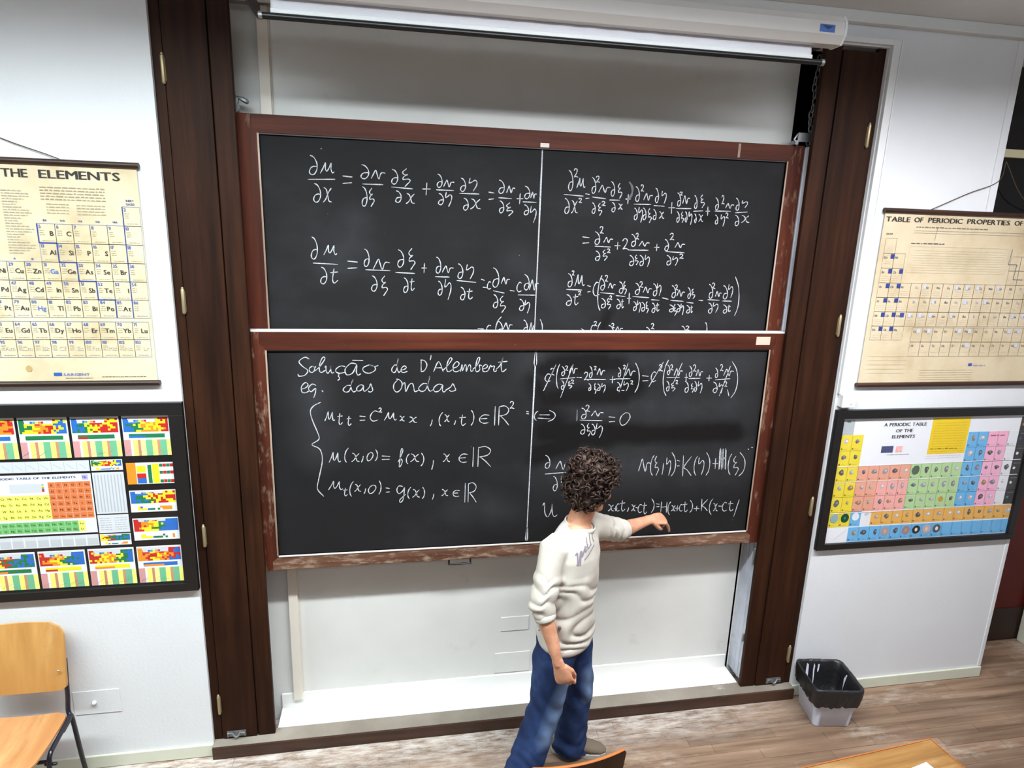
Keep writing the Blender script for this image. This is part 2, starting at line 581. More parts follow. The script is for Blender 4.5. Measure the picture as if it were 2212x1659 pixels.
def plank_rows(y_top, rows, x0, x1):
    for r in range(rows):
        y = y_top - (r + 1) * PW
        x = x0 - rng.random() * 0.5
        while x < x1:
            ln_, me = rng.choice(plank_meshes)
            if x + ln_ > x0 - 0.3:
                o = bpy.data.objects.new('plank', me); COL.objects.link(o)
                o.parent = floor; o.location = (x, y, rng.uniform(-0.0006, 0.0006))
            x += ln_


plank_rows(-0.044, 16, -3.3, 4.3)
plank_rows(-0.044 + 5 * PW, 5, DX0 + 0.3, 4.3)

# doorway: dark red door set back, pale post
bm = bbox(DX0 - 0.15, DX1 + 0.2, 0.33, 0.37, 0.0, DZ + 0.4, 0.003)
door = struct('door_1', bm, M_red)
wpart('dark_foot_band', bbox(DX0 - 0.15, DX1 + 0.2, 0.322, 0.331, 0.01, 0.27, 0.002), M_footband, door)  # darker brown band across the foot of the red slab
struct('trim_5', bbox(3.86, 3.93, 0.24, 0.31, 0.0, DZ, 0.008), M_base)
# plaster edge of the wall beside the doorway
struct('trim_6', bbox(DX0 - 0.024, DX0 + 0.004, -0.004, D + 0.004, 0.078, DZ, 0.004), M_wall)

# dark window above it
win = struct('window_1', bbox(WX0 - 0.045, WX0, -0.008, D, WZ0, WZ1, 0.004), M_wall)
bars = []
ys = 0.05
for z in (3.855, 3.39, 2.93):
    wpart('window_bar', bbox(WX0, WX1, ys - 0.025, ys + 0.025, z - 0.022, z + 0.022, 0.004), M_cream, win)
zz = [WZ0, 2.908, 2.952, 3.368, 3.412, 3.833, 3.877, WZ1]
for k in range(0, 8, 2):
    wpart('window_pane', bbox(WX0, WX1, ys - 0.003, ys + 0.003, zz[k], zz[k + 1]), M_glassblack, win)

# ------------------------------------------------------------------ wooden casings either side of the blackboard
def hinge(parent, x, z, h=0.105):
    bm = bmesh.new()
    tube(bm, [(x, 0.006, z - h / 2), (x, 0.006, z + h / 2)], 0.0085, 10)
    box(bm, x - 0.009, x + 0.009, 0.0105, 0.0135, z - h / 2 + 0.005, z + h / 2 - 0.005)
    ellipsoid(bm, (x, 0.006, z + h / 2 + 0.008), (0.006, 0.006, 0.007), None, 2)
    wpart('hinge', bm, M_brass, parent, 40)


def latch(parent, x, z):
    bm = bmesh.new()
    for s in (-1, 1):
        tube(bm, [(x + s * 0.045, 0.008, z), (x + s * 0.043, 0.004, z + 0.022), (x + s * 0.02, 0.004, z + 0.024), (x + s * 0.012, 0.0, z + 0.006), (x, -0.004, z)], 0.0055, 8)
    box(bm, x - 0.05, x + 0.05, 0.011, 0.0145, z - 0.006, z + 0.03)
    wpart('latch', bm, M_steel, parent, 40)


def casing(label, outer, a, b_, inner, hx, hz, lx):
    t = thing('wooden_casing', label, 'casing', ((outer + inner) / 2, 0.03, 0.078))
    x = sorted((outer, a)); wpart('outer_stile', bbox(x[0], x[1] - 0.0, 0.02, 0.05, 0.078, PZ, 0.003), M_pillar, t)
    x = sorted((a, b_)); wpart('door_panel', bbox(x[0] + 0.003, x[1] - 0.003, 0.013, 0.045, 0.083, PZ - 0.02, 0.005), M_pillar, t)
    x = sorted((b_, inner)); wpart('inner_stile', bbox(x[0], x[1], 0.018, 0.050, 0.078, PZ, 0.007, 3), M_pillar, t)
    for z in hz:
        hinge(t, hx, z)
    latch(t, lx, 0.1)
    return t


casing('tall dark wooden casing left of the blackboards', PX0, -1.692, -1.503, -1.412, -1.692, (0.31, 1.32, 2.52, 3.52), -1.615)
casing('tall dark wooden casing right of the blackboards', PX1, 1.742, 1.535, 1.438, 1.742, (0.3, 1.32, 2.42, 3.43), 1.66)

# ------------------------------------------------------------------ things in the bay
t = thing('cable_trunking', 'cream vertical cable trunking on the bay wall behind the blackboards', 'trunking', (-1.3, 0.215, 0.1))
tb = wpart('trunking_base', bbox(-1.338, -1.280, 0.217, 0.2275, 0.14, PZ, 0.001), M_trunk, t)
wpart('trunking_cover', bbox(-1.334, -1.284, 0.199, 0.217, 0.14, PZ, 0.003), M_trunk, t)

for x0, x1, z0, z1, lab in ((-0.1, 0.075, 0.48, 0.575, 'upper painted cover plate low on the bay wall'), (-0.13, 0.09, 0.185, 0.325, 'lower painted cover plate just above the bay skirting')):
    tag(new('cover_plate', bbox(x0, x1, 0.2225, 0.2278, z0, z1, 0.0015), M_recess), lab, 'cover plate')

# steel guide rail and chain on the right
t = thing('guide_rail', 'grey greasy steel guide rail beside the right casing', 'rail', (1.45, 0.12, 0.08))
bm = bmesh.new()
box(bm, 1.462, 1.470, 0.058, 0.2265, 0.09, 3.37)
for yy in (0.058, 0.106, 0.150):
    box(bm, 1.4575, 1.462, yy, yy + 0.006, 0.09, 3.37)
wpart('channel', bm, M_greasy, t)
for pts in ([(1.455, 0.08, 1.02), (1.450, 0.075, 0.97), (1.452, 0.08, 0.92)], [(1.455, 0.08, 0.42), (1.448, 0.075, 0.38)]):
    bm = bmesh.new(); tube(bm, pts, 0.008, 8)
    wpart('bolt', bm, M_steel, t, 40)

t = thing('guide_rail', 'worn steel guide rail beside the left casing', 'rail', (-1.44, 0.12, 0.08))
bm = bmesh.new()
box(bm, -1.492, -1.462, 0.06, 0.066, 0.09, 3.37); box(bm, -1.492, -1.486, 0.066, 0.16, 0.09, 3.37)
wpart('channel', bm, M_greasy, t)

t = thing('hoist_chain', 'grey steel hoist chain hanging in the dark shaft at upper right', 'chain', (1.47, 0.13, 3.37))
z = 3.40
k = 0
while z < 3.84:
    bm = bmesh.new()
    pts = []
    for a in range(12):
        an = 2 * math.pi * a / 12
        u = 0.011 * math.cos(an); w = 0.022 * math.sin(an)
        c = (1.482 + 0.006 * math.sin(k * 1.3), 0.13, z)
        pts.append((c[0] + (u if k % 2 == 0 else 0), c[1] + (0 if k % 2 == 0 else u), c[2] + w))
    pts.append(pts[0])
    tube(bm, pts, 0.0042, 6, None, False)
    wpart('chain_link', bm, M_steel, t, 60)
    z += 0.034; k += 1
bm = bmesh.new()
box(bm, 1.40, 1.50, 0.10, 0.106, 3.395, 3.44)
box(bm, 1.385, 1.402, 0.095, 0.15, 3.38, 3.40)
wpart('bracket', bm, M_steel, t)
for pts in ([(1.395, 0.1, 3.43), (1.378, 0.1, 3.405), (1.398, 0.1, 3.379)], [(1.5, 0.09, 3.44), (1.515, 0.07, 3.52)]):
    bm = bmesh.new(); tube(bm, pts, 0.006, 8)
    wpart('hook', bm, M_steel, t, 40)

t = thing('hoist_pulley', 'small steel hoist pulley above the upper blackboard at left', 'pulley', (-1.42, 0.13, 3.38))
bm = bmesh.new()
tube(bm, [(-1.437, 0.125, 3.40), (-1.437, 0.155, 3.40)], 0.022, 16, None, True, False)
wpart('wheel', bm, M_steel, t, 40)
bm = bmesh.new()
tube(bm, [(-1.437, 0.14, 3.40), (-1.425, 0.14, 3.445), (-1.40, 0.14, 3.438), (-1.385, 0.14, 3.43)], 0.012, 8)
wpart('hook', bm, M_steel, t, 40)
bm = bmesh.new()
tube(bm, [(-1.43, 0.14, 3.44), (-1.445, 0.14, 3.62)], 0.004, 6)
wpart('cable', bm, M_steel, t, 40)

# ------------------------------------------------------------------ blackboards
wetl = [((0.06, 2.165), (0.47, 2.20), 0.055, 0.03), ((0.10, 2.20), (0.40, 2.225), 0.05, 0.03), ((0.12, 2.02), (0.52, 2.02), 0.055, 0.03), ((0.55, 2.10), (0.57, 2.07), 0.075, 0.03),
        ((0.0, 2.1), (0.09, 2.0), 0.045, 0.04), ((0.1, 1.82), (0.45, 1.79), 0.075, 0.03), ((0.4, 1.79), (1.22, 1.79), 0.058, 0.025), ((0.05, 1.68), (0.25, 1.75), 0.06, 0.03), ((0.1, 1.92), (0.18, 1.85), 0.06, 0.05)]
dustl = [((-1.14, 2.22), (-1.12, 1.75), 0.05, 0.12), ((-0.35, 1.4), (-0.1, 1.35), 0.02, 0.14), ((0.05, 2.2), (1.25, 2.2), 0.10, 0.13), ((0.3, 1.95), (1.25, 1.95), 0.07, 0.12), ((0.1, 1.60), (1.25, 1.60), 0.07, 0.14)]
dustu = [((-0.1, 2.75), (0.1, 2.6), 0.03, 0.1), ((-0.9, 2.9), (-1.0, 2.7), 0.02, 0.1)]
M_slate_low = slate_mat('slate_lower', wetl, dustl)
M_slate_up = slate_mat('slate_upper', [((0.42, 2.47), (0.4, 2.4), 0.025, 0.02), ((0.85, 2.98), (1.0, 2.99), 0.03, 0.03)], dustu)


def board(label, fy, sl, fr, mslate, low):
    """fy front of frame, sl slate rect x0,x1,z0,z1, fr frame rect"""
    t = thing('blackboard', label, 'blackboard', ((fr[0] + fr[1]) / 2, fy + 0.03, fr[2]))
    sy = fy + 0.013
    th = 0.042
    s = wpart('slate', bbox(sl[0] - 0.01, sl[1] + 0.01, sy, sy + 0.02, sl[2] - 0.01, sl[3] + 0.01), mslate, t)
    cut = 0.03

    def rail(nm, x0, x1, z0, z1, mat):
        return wpart(nm, bbox(x0, x1, fy, fy + th, z0, z1, 0.004), mat, t)
    xl, xr = sl[0] - 0.035, sl[1] + 0.035
    tr_ = rail('top_rail', xl, xr, sl[3], fr[3], M_frame)
    br_ = rail('bottom_rail', xl, xr, fr[2], sl[2], M_frame_worn)
    # uprights are chamfered towards the slate
    for x_out, x_in, nm in ((fr[0], sl[0], 'upright'), (fr[1], sl[1], 'upright')):
        bm = bmesh.new()
        sgn = 1 if x_in > x_out else -1
        xm = x_in - sgn * 0.033
        prism(bm, [(x_out, fr[2]), (xm, fr[2]), (xm, sl[2] - 0.032), (x_in, sl[2] - 0.001), (x_in, sl[3] + 0.001), (xm, sl[3] + 0.032), (xm, fr[3]), (x_out, fr[3])], fy - 0.0015, fy + th)
        u = wpart(nm, bm, M_frame_vw if low or x_in > 0 else M_frame_v, t)
        bm = bmesh.new()
        x = sorted((x_in, x_in - sgn * 0.008)); box(bm, x[0], x[1], fy - 0.0045, sy, sl[2], sl[3])
        wpart('worn_bead', bm, M_bead, t)
    bm = bmesh.new(); box(bm, sl[0], sl[1], fy - 0.004, sy, sl[2] - 0.006, sl[2])
    wpart('chalk_dust_edge', bm, M_chalkdust, t)
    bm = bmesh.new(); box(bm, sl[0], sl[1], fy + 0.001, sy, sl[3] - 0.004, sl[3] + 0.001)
    wpart('painted_shadow_line', bm, M_blackmetal, t)  # black strip that draws in the shade line below the top rail
    return t, sy, tr_, br_


UP, usy, utr, ubr = board('upper sliding blackboard with brown wooden frame and two chalked equations', 0.115, (-1.334, 1.360, 2.176, 3.293), (-1.455, 1.455, 2.092, 3.377), M_slate_up, False)
LO, lsy, ltr, lbr = board('lower sliding blackboard with a chalked heading and tall curly brace', 0.056, (-1.344, 1.360, 1.161, 2.277), (-1.455, 1.455, 1.078, 2.369), M_slate_low, True)
wpart('chalk_ledge', bbox(-1.45, 1.45, 0.0525, 0.1, 2.369, 2.378, 0.003), M_chalkdust, LO)
wpart('tag', bbox(1.275, 1.36, 0.0545, 0.0565, 2.305, 2.35), plain('tag_card', (214, 176, 158), 0.8), LO)
wpart('chalk_smear', bbox(0.005, 0.05, 0.1135, 0.1152, 3.298, 3.318, 0.0005), M_chalkdust, UP)
wpart('chalk_smear', bbox(1.072, 1.085, 0.1135, 0.1152, 3.30, 3.37, 0.0005), M_bead, UP)


def handle(x):
    bm = bmesh.new()
    z = 1.08
    tube(bm, catmull([(x - 0.06, 0.075, z), (x - 0.06, 0.07, z - 0.028), (x - 0.054, 0.068, z - 0.034), (x + 0.054, 0.068, z - 0.034), (x + 0.06, 0.07, z - 0.028), (x + 0.06, 0.075, z)], 3), 0.0055, 8)
    wpart('handle', bm, M_blackmetal, LO, 60)


handle(-0.375)
handle(0.36)

# ------------------------------------------------------------------ chalk writing
GL = {
    'd': [[(.1, 0), (.5, .1), (.82, .38), (.86, .7), (.62, .95), (.28, 1), (.05, .86), (.22, .64), (.6, .57), (.9, .6)]],
    'u': [[(0, 1), (.2, .5), (.36, 0), (.36, .55), (.46, .8), (.62, .5), (.76, .05), (.76, .6), (.86, .95), (1, .85)]],
    'v': [[(0, 1), (.18, .4), (.32, .02), (.4, .4), (.5, .95), (.58, .95), (.66, .5), (.78, .32), (1, .38)]],
    'xi': [[(.62, 0), (.25, .2), (.42, .34), (.7, .33), (.35, .45), (.3, .6), (.75, .58), (.95, .68), (.7, .85), (.45, 1)]],
    'eta': [[(.2, 0), (.08, .36), (.35, .32), (.7, .18), (.92, .3), (.85, .6), (.5, 1)]],
    'x': [[(.08, 0), (.38, .15), (.55, .55), (.68, .9), (1, .98)], [(.95, .05), (.62, .35), (.3, .8), (0, 1)]],
    't': [[(.5, 0), (.4, .4), (.34, .8), (.55, 1), (.95, .8)], [(.05, .3), (.95, .24)]],
    '=': [[(0, 0), (1, .15)], [(.02, 1), (.95, .92)]],
    '+': [[(0, .5), (1, .5)], [(.55, 0), (.45, 1)]],
    '-': [[(0, 0), (1, 1)]],
    '/': [[(0, 1), (1, 0)]],
    '2': [[(.05, .22), (.35, 0), (.75, .08), (.72, .4), (.35, .75), (.1, .95), (.5, .88), (1, 1)]],
    '(': [[(.95, 0), (.4, .22), (.1, .55), (.2, .85), (.55, 1)]],
    ')': [[(.25, 0), (.75, .22), (.9, .5), (.65, .8), (.1, 1)]],
    'c': [[(.95, .08), (.55, 0), (.15, .35), (.08, .75), (.4, 1), (.95, .88)]],
    '{': [[(.75, 0), (.3, .04), (.1, .1), (.25, .2), (.62, .35), (.6, .4), (.2, .45), (.7, .5), (.85, .62), (.62, .82), (.55, .92), (.95, 1)]],
    'R': [[(.05, .02), (.0, 1)], [(.32, .05), (.28, 1)], [(.3, .06), (.7, 0), (.98, .18), (.82, .42), (.35, .52)], [(.42, .52), (.7, .72), (1, 1)]],
    'E': [[(1, .08), (.5, .04), (.12, .4), (.15, .8), (.5, 1), (.92, .92)], [(.12, .5), (.8, .44)]],
    '0': [[(.6, 0), (.2, .25), (.02, .65), (.2, .98), (.6, .85), (.95, .4), (.85, .08), (.5, .02)]],
    'f': [[(.0, .75), (.5, .4), (.85, .1), (.65, 0), (.4, .3), (.3, .7), (.2, .98), (.45, .95), (.75, .7), (.5, .55)]],
    'g': [[(.7, .05), (.3, .02), (.1, .25), (.3, .48), (.7, .3), (.85, .1), (.8, .5), (.7, .85), (.45, 1), (.4, .85), (1, .5)]],
    'K': [[(.15, 0), (.05, 1)], [(.95, .05), (.2, .55), (.5, .7), (.9, .98)]],
    'H': [[(.18, 0), (.05, 1)], [(.85, .02), (.75, 1)], [(.1, .52), (.82, .45)]],
    ',': [[(.8, 0), (.6, .5), (.1, 1)]],
    '|': [[(.6, 0), (.4, 1)]],
    '.': [[(0, 0), (1, 1)]],
    'S': [[(.98, .1), (.6, 0), (.1, .22), (.4, .48), (.85, .7), (.6, .95), (.1, 1), (.0, .88)]],
    'o': [[(.5, 0), (.1, .35), (.12, .8), (.45, 1), (.8, .65), (.75, .2), (.45, .05), (.8, .2), (1, .1)]],
    'O': [[(.45, .08), (.1, .4), (.1, .8), (.4, 1), (.8, .75), (.9, .3), (.6, .05), (.3, 0)]],
    'l': [[(.0, .9), (.5, .55), (.95, .1), (.75, 0), (.45, .4), (.4, .85), (.6, 1), (1, .85)]],
    'uu': [[(.0, .2), (.12, .0), (.15, .7), (.35, 1), (.6, .5), (.65, .05), (.66, .7), (.8, .98), (1, .85)]],
    'a': [[(.75, .1), (.4, .02), (.05, .5), (.15, .95), (.5, .8), (.75, .15), (.72, .7), (.82, .98), (1, .85)]],
    'dd': [[(.6, .5), (.3, .5), (.02, .8), (.2, 1), (.5, .85), (.75, 0), (.6, .6), (.75, .98), (1, .88)]],
    'e': [[(.1, .65), (.6, .5), (.85, .2), (.55, 0), (.15, .4), (.2, .9), (.55, 1), (1, .8)]],
    'D': [[(.1, .05), (.1, 1)], [(.0, .05), (.6, .1), (.98, .45), (.6, .9), (.05, 1)]],
    'A': [[(0, 1), (.5, 0), (.95, 1)], [(.12, .62), (.85, .6)]],
    'm': [[(.0, 1), (.12, .1), (.15, .9), (.35, .15), (.45, .3), (.45, .95), (.65, .15), (.78, .3), (.8, .9), (1, .85)]],
    'n': [[(.0, .3), (.15, .1), (.2, .95), (.4, .3), (.6, .15), (.68, .5), (.75, .95), (1, .8)]],
    'b': [[(.0, .85), (.5, .5), (.75, .05), (.5, .1), (.3, .7), (.4, 1), (.75, .85), (.7, .55), (1, .6)]],
    'r': [[(.0, .9), (.3, .1), (.4, .3), (.75, .2), (.65, .75), (.8, 1), (1, .8)]],
    'tt': [[(.0, .85), (.4, .5), (.6, 0), (.45, .6), (.55, 1), (.9, .8)], [(.15, .35), (1, .28)]],
    'q': [[(.8, .1), (.4, 0), (.05, .3), (.3, .55), (.75, .3), (.7, .7), (.55, 1)]],
    's': [[(.0, .9), (.4, .45), (.55, .05), (.7, .5), (.75, .85), (.45, 1), (.3, .85)]],
    'ced': [[(.6, 0), (.5, .4), (.8, .7), (.3, 1)]],
}


def parse(s):
    out = []
    for tok in s.split(';'):
        q = tok.split()
        if not q:
            continue
        out.append((q[0], [float(v) for v in q[1:]]))
    return out


def chalk(parent, sy, items, ox, oy, sc, label, width=0.0049, mat=None):
    bm = bmesh.new()
    rr = random.Random(len(items) * 13 + int(ox))
    Y = sy - 0.0007
    for g, (x0, y0, x1, y1) in items:
        if g == '=' and abs(x1 - x0) < 1:
            continue
        strokes = GL['-'] if g == 'bar' else GL[g]
        for st in strokes:
            pts = []
            P = [onY(ox + (x0 + a * (x1 - x0)) / sc, oy + (y0 + b_ * (y1 - y0)) / sc, Y) for a, b_ in st]
            P = catmull(P, 5) if len(P) > 2 else [P[0].lerp(P[1], k / 6) for k in range(7)]
            n = len(P)
            L, Rr = [], []
            ph = rr.random() * 6
            for i, p in enumerate(P):
                t_ = P[min(i + 1, n - 1)] - P[max(i - 1, 0)]
                if t_.length < 1e-7:
                    t_ = Vector((1, 0, 0))
                t_.normalize()
                nn = Vector((-t_.z, 0, t_.x))
                w = width * 0.5 * (0.86 + 0.22 * math.sin(ph + i * 0.7) + 0.12 * rr.random())
                if i in (0, n - 1):
                    w *= 0.6
                L.append(bm.verts.new(p + nn * w)); Rr.append(bm.verts.new(p - nn * w))
            for i in range(n - 1):
                bm.faces.new((L[i], L[i + 1], Rr[i + 1], Rr[i]))
    o = wpart('chalk_writing', bm, mat or M_chalk, parent)
    o['label'] = label; o['kind'] = 'stuff'
    return o


A1 = parse("d 440 260 510 405;u 525 315 630 395;bar 432 440 636 440;d 472 470 535 610;x 545 500 610 612;= 690 415 765 470;d 825 330 895 435;v 905 370 1010 435;bar 840 475 995 480;d 835 495 880 640;xi 880 505 930 645;"
           "d 1055 365 1110 475;xi 1120 360 1200 495;bar 1055 497 1215 512;d 1085 525 1135 612;x 1165 545 1230 622;+ 1285 465 1350 560;d 1395 400 1440 500;v 1445 445 1525 495;bar 1390 518 1522 524;d 1405 545 1450 630;eta 1455 535 1510 645;"
           "d 1570 430 1615 530;eta 1630 430 1700 530;bar 1563 545 1712 550;d 1592 580 1635 670;x 1645 585 1722 662;= 1780 535 1825 590;d 1855 445 1905 545;v 1915 490 1980 540;bar 1855 577 1955 585;d 1860 600 1900 690;xi 1900 615 1965 715;"
           "+ 1990 545 2040 625;d 2048 490 2095 585;v 2095 535 2140 580;bar 2035 608 2140 612;d 2045 630 2085 705;eta 2090 640 2140 765")
A2 = parse("d 455 870 510 1035;u 550 930 650 1005;bar 470 1065 655 1075;d 525 1095 580 1220;t 595 1105 660 1215;= 725 1050 805 1105;d 850 960 895 1090;v 920 1035 1045 1110;bar 862 1115 1048 1122;d 905 1160 955 1275;xi 970 1160 1030 1310;"
           "d 1100 965 1155 1095;xi 1170 955 1235 1115;bar 1085 1135 1232 1143;d 1145 1175 1185 1285;t 1190 1180 1230 1270;+ 1280 1065 1322 1140;d 1387 1020 1430 1140;v 1435 1085 1520 1135;bar 1382 1167 1490 1170;d 1402 1200 1440 1305;eta 1450 1185 1505 1340;"
           "d 1550 1070 1595 1180;eta 1610 1075 1675 1185;bar 1543 1195 1688 1210;d 1570 1245 1610 1340;t 1615 1255 1665 1335;- 1725 1185 1752 1195;- 1738 1245 1768 1250;c 1770 1205 1800 1260;d 1810 1100 1865 1245;v 1875 1170 1940 1220;bar 1815 1272 1900 1290;d 1815 1300 1855 1400;xi 1855 1310 1910 1435;"
           "- 1940 1270 1975 1275;c 1990 1210 2030 1280;d 2045 1150 2090 1265;v 2085 1190 2155 1265;bar 2000 1303 2135 1305;d 2010 1335 2050 1420;eta 2050 1340 2090 1440")
A3 = parse("- 1700 1555 1745 1558;c 1765 1530 1800 1575;( 1830 1465 1880 1620;d 1850 1500 1890 1600;v 1890 1510 1960 1560;bar 1850 1620 1960 1622;d 2040 1490 2075 1590;v 2085 1510 2130 1575;) 2160 1485 2185 1620")
B2_ = parse("d 265 265 375 690;2 380 235 470 415;u 440 430 620 635;bar 170 768 580 805;d 185 850 300 1165;x 325 890 460 1160;2 480 850 550 945;= 620 755 710 855;d 750 415 850 745;2 840 390 920 520;v 895 575 1145 725;bar 755 822 1050 860;d 755 940 835 1165;xi 870 950 965 1210;2 955 915 1040 1005;"
            "d 1150 500 1240 805;xi 1280 530 1385 860;bar 1120 885 1340 890;d 1165 935 1250 1130;x 1300 960 1395 1080;+ 1450 760 1565 970;d 1660 605 1755 915;2 1770 570 1840 710;v 1830 745 2020 885;bar 1625 970 1985 978;d 1630 1050 1710 1295;eta 1720 1030 1815 1355;d 1815 1050 1890 1295;xi 1905 1060 1995 1360")
B3_ = parse("d 50 250 130 555;eta 180 310 290 575;bar 20 615 245 632;d 5 695 80 910;x 130 740 235 885;+ 320 540 465 785;d 510 350 590 630;2 560 335 625 405;v 620 410 775 575;bar 480 675 800 680;d 495 740 560 960;xi 580 745 645 970;d 670 740 720 955;eta 745 740 820 1015;d 865 405 930 680;xi 975 390 1080 665;bar 840 735 1045 725;d 865 790 910 970;x 950 800 1045 950;"
            "+ 1095 635 1190 830;d 1300 450 1375 705;2 1430 410 1490 590;v 1510 570 1690 670;bar 1285 730 1625 735;d 1295 810 1360 1000;eta 1410 800 1500 1050;2 1510 770 1575 880;d 1725 460 1805 715;eta 1845 510 1980 660;bar 1715 765 1970 750;d 1705 815 1800 1035;x 1840 820 2005 970")
B4 = parse("= 390 835 445 885;d 485 795 530 895;2 525 755 555 810;v 555 840 628 880;bar 485 908 610 915;d 490 945 530 1020;xi 540 935 585 1020;2 580 930 608 960;+ 640 875 688 935;2 700 850 750 935;d 770 815 810 910;2 805 808 830 855;v 830 870 915 908;bar 745 938 905 940;d 755 980 795 1060;xi 795 975 825 1055;d 835 980 870 1060;eta 875 975 915 1070;"
           "+ 948 890 990 945;d 1030 855 1065 945;2 1070 808 1105 860;v 1110 880 1190 920;bar 1040 950 1185 960;d 1045 980 1085 1055;eta 1090 985 1135 1060;2 1145 970 1178 1005")
B5 = parse("d 275 1120 315 1225;2 308 1100 328 1135;u 330 1130 405 1220;bar 265 1245 388 1250;d 262 1285 310 1370;t 315 1280 360 1365;2 355 1260 380 1290;= 428 1215 455 1265;c 470 1190 525 1295;( 505 1135 545 1410;d 530 1160 568 1250;2 565 1135 590 1185;v 590 1195 650 1235;bar 528 1270 640 1280;d 535 1315 575 1390;xi 575 1310 612 1400;2 600 1295 622 1325;"
           "d 675 1185 712 1275;xi 705 1180 735 1285;bar 650 1293 725 1300;d 655 1320 690 1395;t 690 1320 712 1390;+ 738 1270 770 1360;d 800 1195 840 1285;2 835 1185 862 1230;v 862 1225 932 1270;bar 780 1300 910 1310;d 785 1340 815 1410;eta 815 1330 845 1425;d 850 1345 880 1415;xi 880 1340 905 1430;d 940 1200 975 1295;eta 970 1195 1005 1295;bar 925 1325 990 1330;d 930 1350 960 1425;t 960 1350 990 1415;"
           "- 1010 1310 1060 1322;d 1085 1215 1120 1310;2 1110 1210 1135 1250;v 1125 1250 1188 1298;bar 1075 1330 1178 1338;d 1065 1365 1105 1420;xi 1095 1360 1125 1450;d 1125 1360 1155 1420;eta 1155 1355 1180 1445;d 1210 1230 1235 1315;xi 1235 1240 1268 1320;bar 1200 1345 1255 1352;d 1200 1370 1230 1430;t 1230 1370 1250 1425;- 1295 1330 1330 1332;"
           "d 1375 1205 1410 1315;2 1400 1195 1425 1240;v 1425 1260 1475 1300;bar 1365 1325 1458 1330;d 1370 1350 1405 1430;eta 1405 1345 1450 1425;d 1485 1215 1525 1320;eta 1525 1205 1565 1310;bar 1480 1335 1555 1337;d 1485 1365 1520 1430;t 1520 1365 1545 1420;) 1570 1145 1615 1450")
B6 = parse("- 380 1550 410 1570;c 455 1525 485 1570;2 478 1495 505 1530;( 505 1500 535 1620;d 590 1525 635 1600;2 615 1510 640 1545;v 645 1535 705 1575;d 885 1540 920 1600;2 925 1510 950 1555;d 1160 1530 1195 1600;2 1195 1530 1225 1565;) 1345 1500 1362 1600")
C1 = parse("S 330 165 410 295;o 405 225 455 270;l 450 165 520 270;uu 515 225 580 275;c 585 225 660 275;ced 595 278 625 325;a 650 205 765 290;- 705 186 780 188;o 770 215 885 275;dd 975 170 1040 270;e 1035 225 1085 270;D 1175 180 1220 265;, 1240 150 1250 185;A 1265 195 1335 265;l 1330 170 1395 265;e 1392 195 1450 265;m 1450 210 1540 265;b 1535 165 1600 265;e 1596 215 1645 265;r 1640 215 1700 265;tt 1695 165 1775 265")
C2 = parse("e 345 340 410 410;q 400 350 470 445;. 495 393 505 405;dd 640 315 735 405;a 732 355 800 400;s 795 345 862 405;O 985 315 1055 405;n 1050 335 1165 405;dd 1160 295 1265 400;a 1262 350 1350 405;s 1345 345 1440 400")
C3 = parse("{ 405 475 515 1125")
C4 = parse("u 515 540 585 605;t 600 550 640 630;t 665 570 700 635;= 755 570 795 600;c 825 535 885 605;2 885 515 910 545;u 925 545 1010 600;x 1030 570 1065 605;x 1095 575 1150 615;, 1240 595 1260 640;( 1300 545 1330 640;x 1340 560 1375 610;, 1405 600 1420 630;t 1440 560 1490 635;) 1520 530 1545 635;E 1575 560 1650 620;R 1685 500 1785 635;2 1790 470 1822 520")
C5 = parse("u 545 820 625 890;( 650 790 680 890;x 700 825 755 885;, 765 845 785 890;0 805 820 850 880;) 860 800 880 880;= 908 845 965 870;f 1020 795 1060 920;( 1075 830 1100 900;x 1105 830 1165 885;) 1175 825 1200 915;, 1250 875 1268 940;x 1330 830 1378 885;E 1435 830 1500 890;R 1535 780 1660 920")
C6 = parse("u 540 1020 640 1080;t 640 1065 675 1120;( 685 1020 715 1125;x 720 1040 765 1090;, 785 1070 800 1105;0 815 1045 870 1105;) 885 1015 905 1110;= 935 1065 965 1095;g 1005 1050 1075 1165;( 1085 1060 1110 1140;x 1120 1075 1170 1130;) 1185 1060 1205 1140;, 1255 1105 1270 1145;x 1320 1075 1365 1120;E 1395 1080 1445 1125;R 1480 1030 1560 1165")
D1a = parse("c 115 330 205 445;/ 95 190 285 585;2 200 245 260 350;( 285 180 345 550;d 365 220 420 355;2 420 210 465 280;v 480 215 605 320;bar 340 405 570 385;/ 350 190 540 685;d 360 430 410 560;xi 450 440 525 550;2 505 420 555 475;- 590 380 670 385;2 700 305 770 425;d 780 215 830 385;2 850 215 890 275;v 895 250 1015 345;bar 755 410 1030 415;d 770 475 810 580;xi 850 470 885 625;d 900 480 950 580;eta 960 470 1025 610;"
            "+ 1085 360 1170 470;d 1210 235 1255 375;2 1285 200 1325 260;v 1320 255 1470 355;bar 1150 405 1395 400;/ 1225 170 1360 600;d 1195 455 1250 580;eta 1290 440 1370 585;2 1395 430 1435 485;- 1260 575 1305 578;) 1450 165 1535 610;= 1570 355 1665 435")
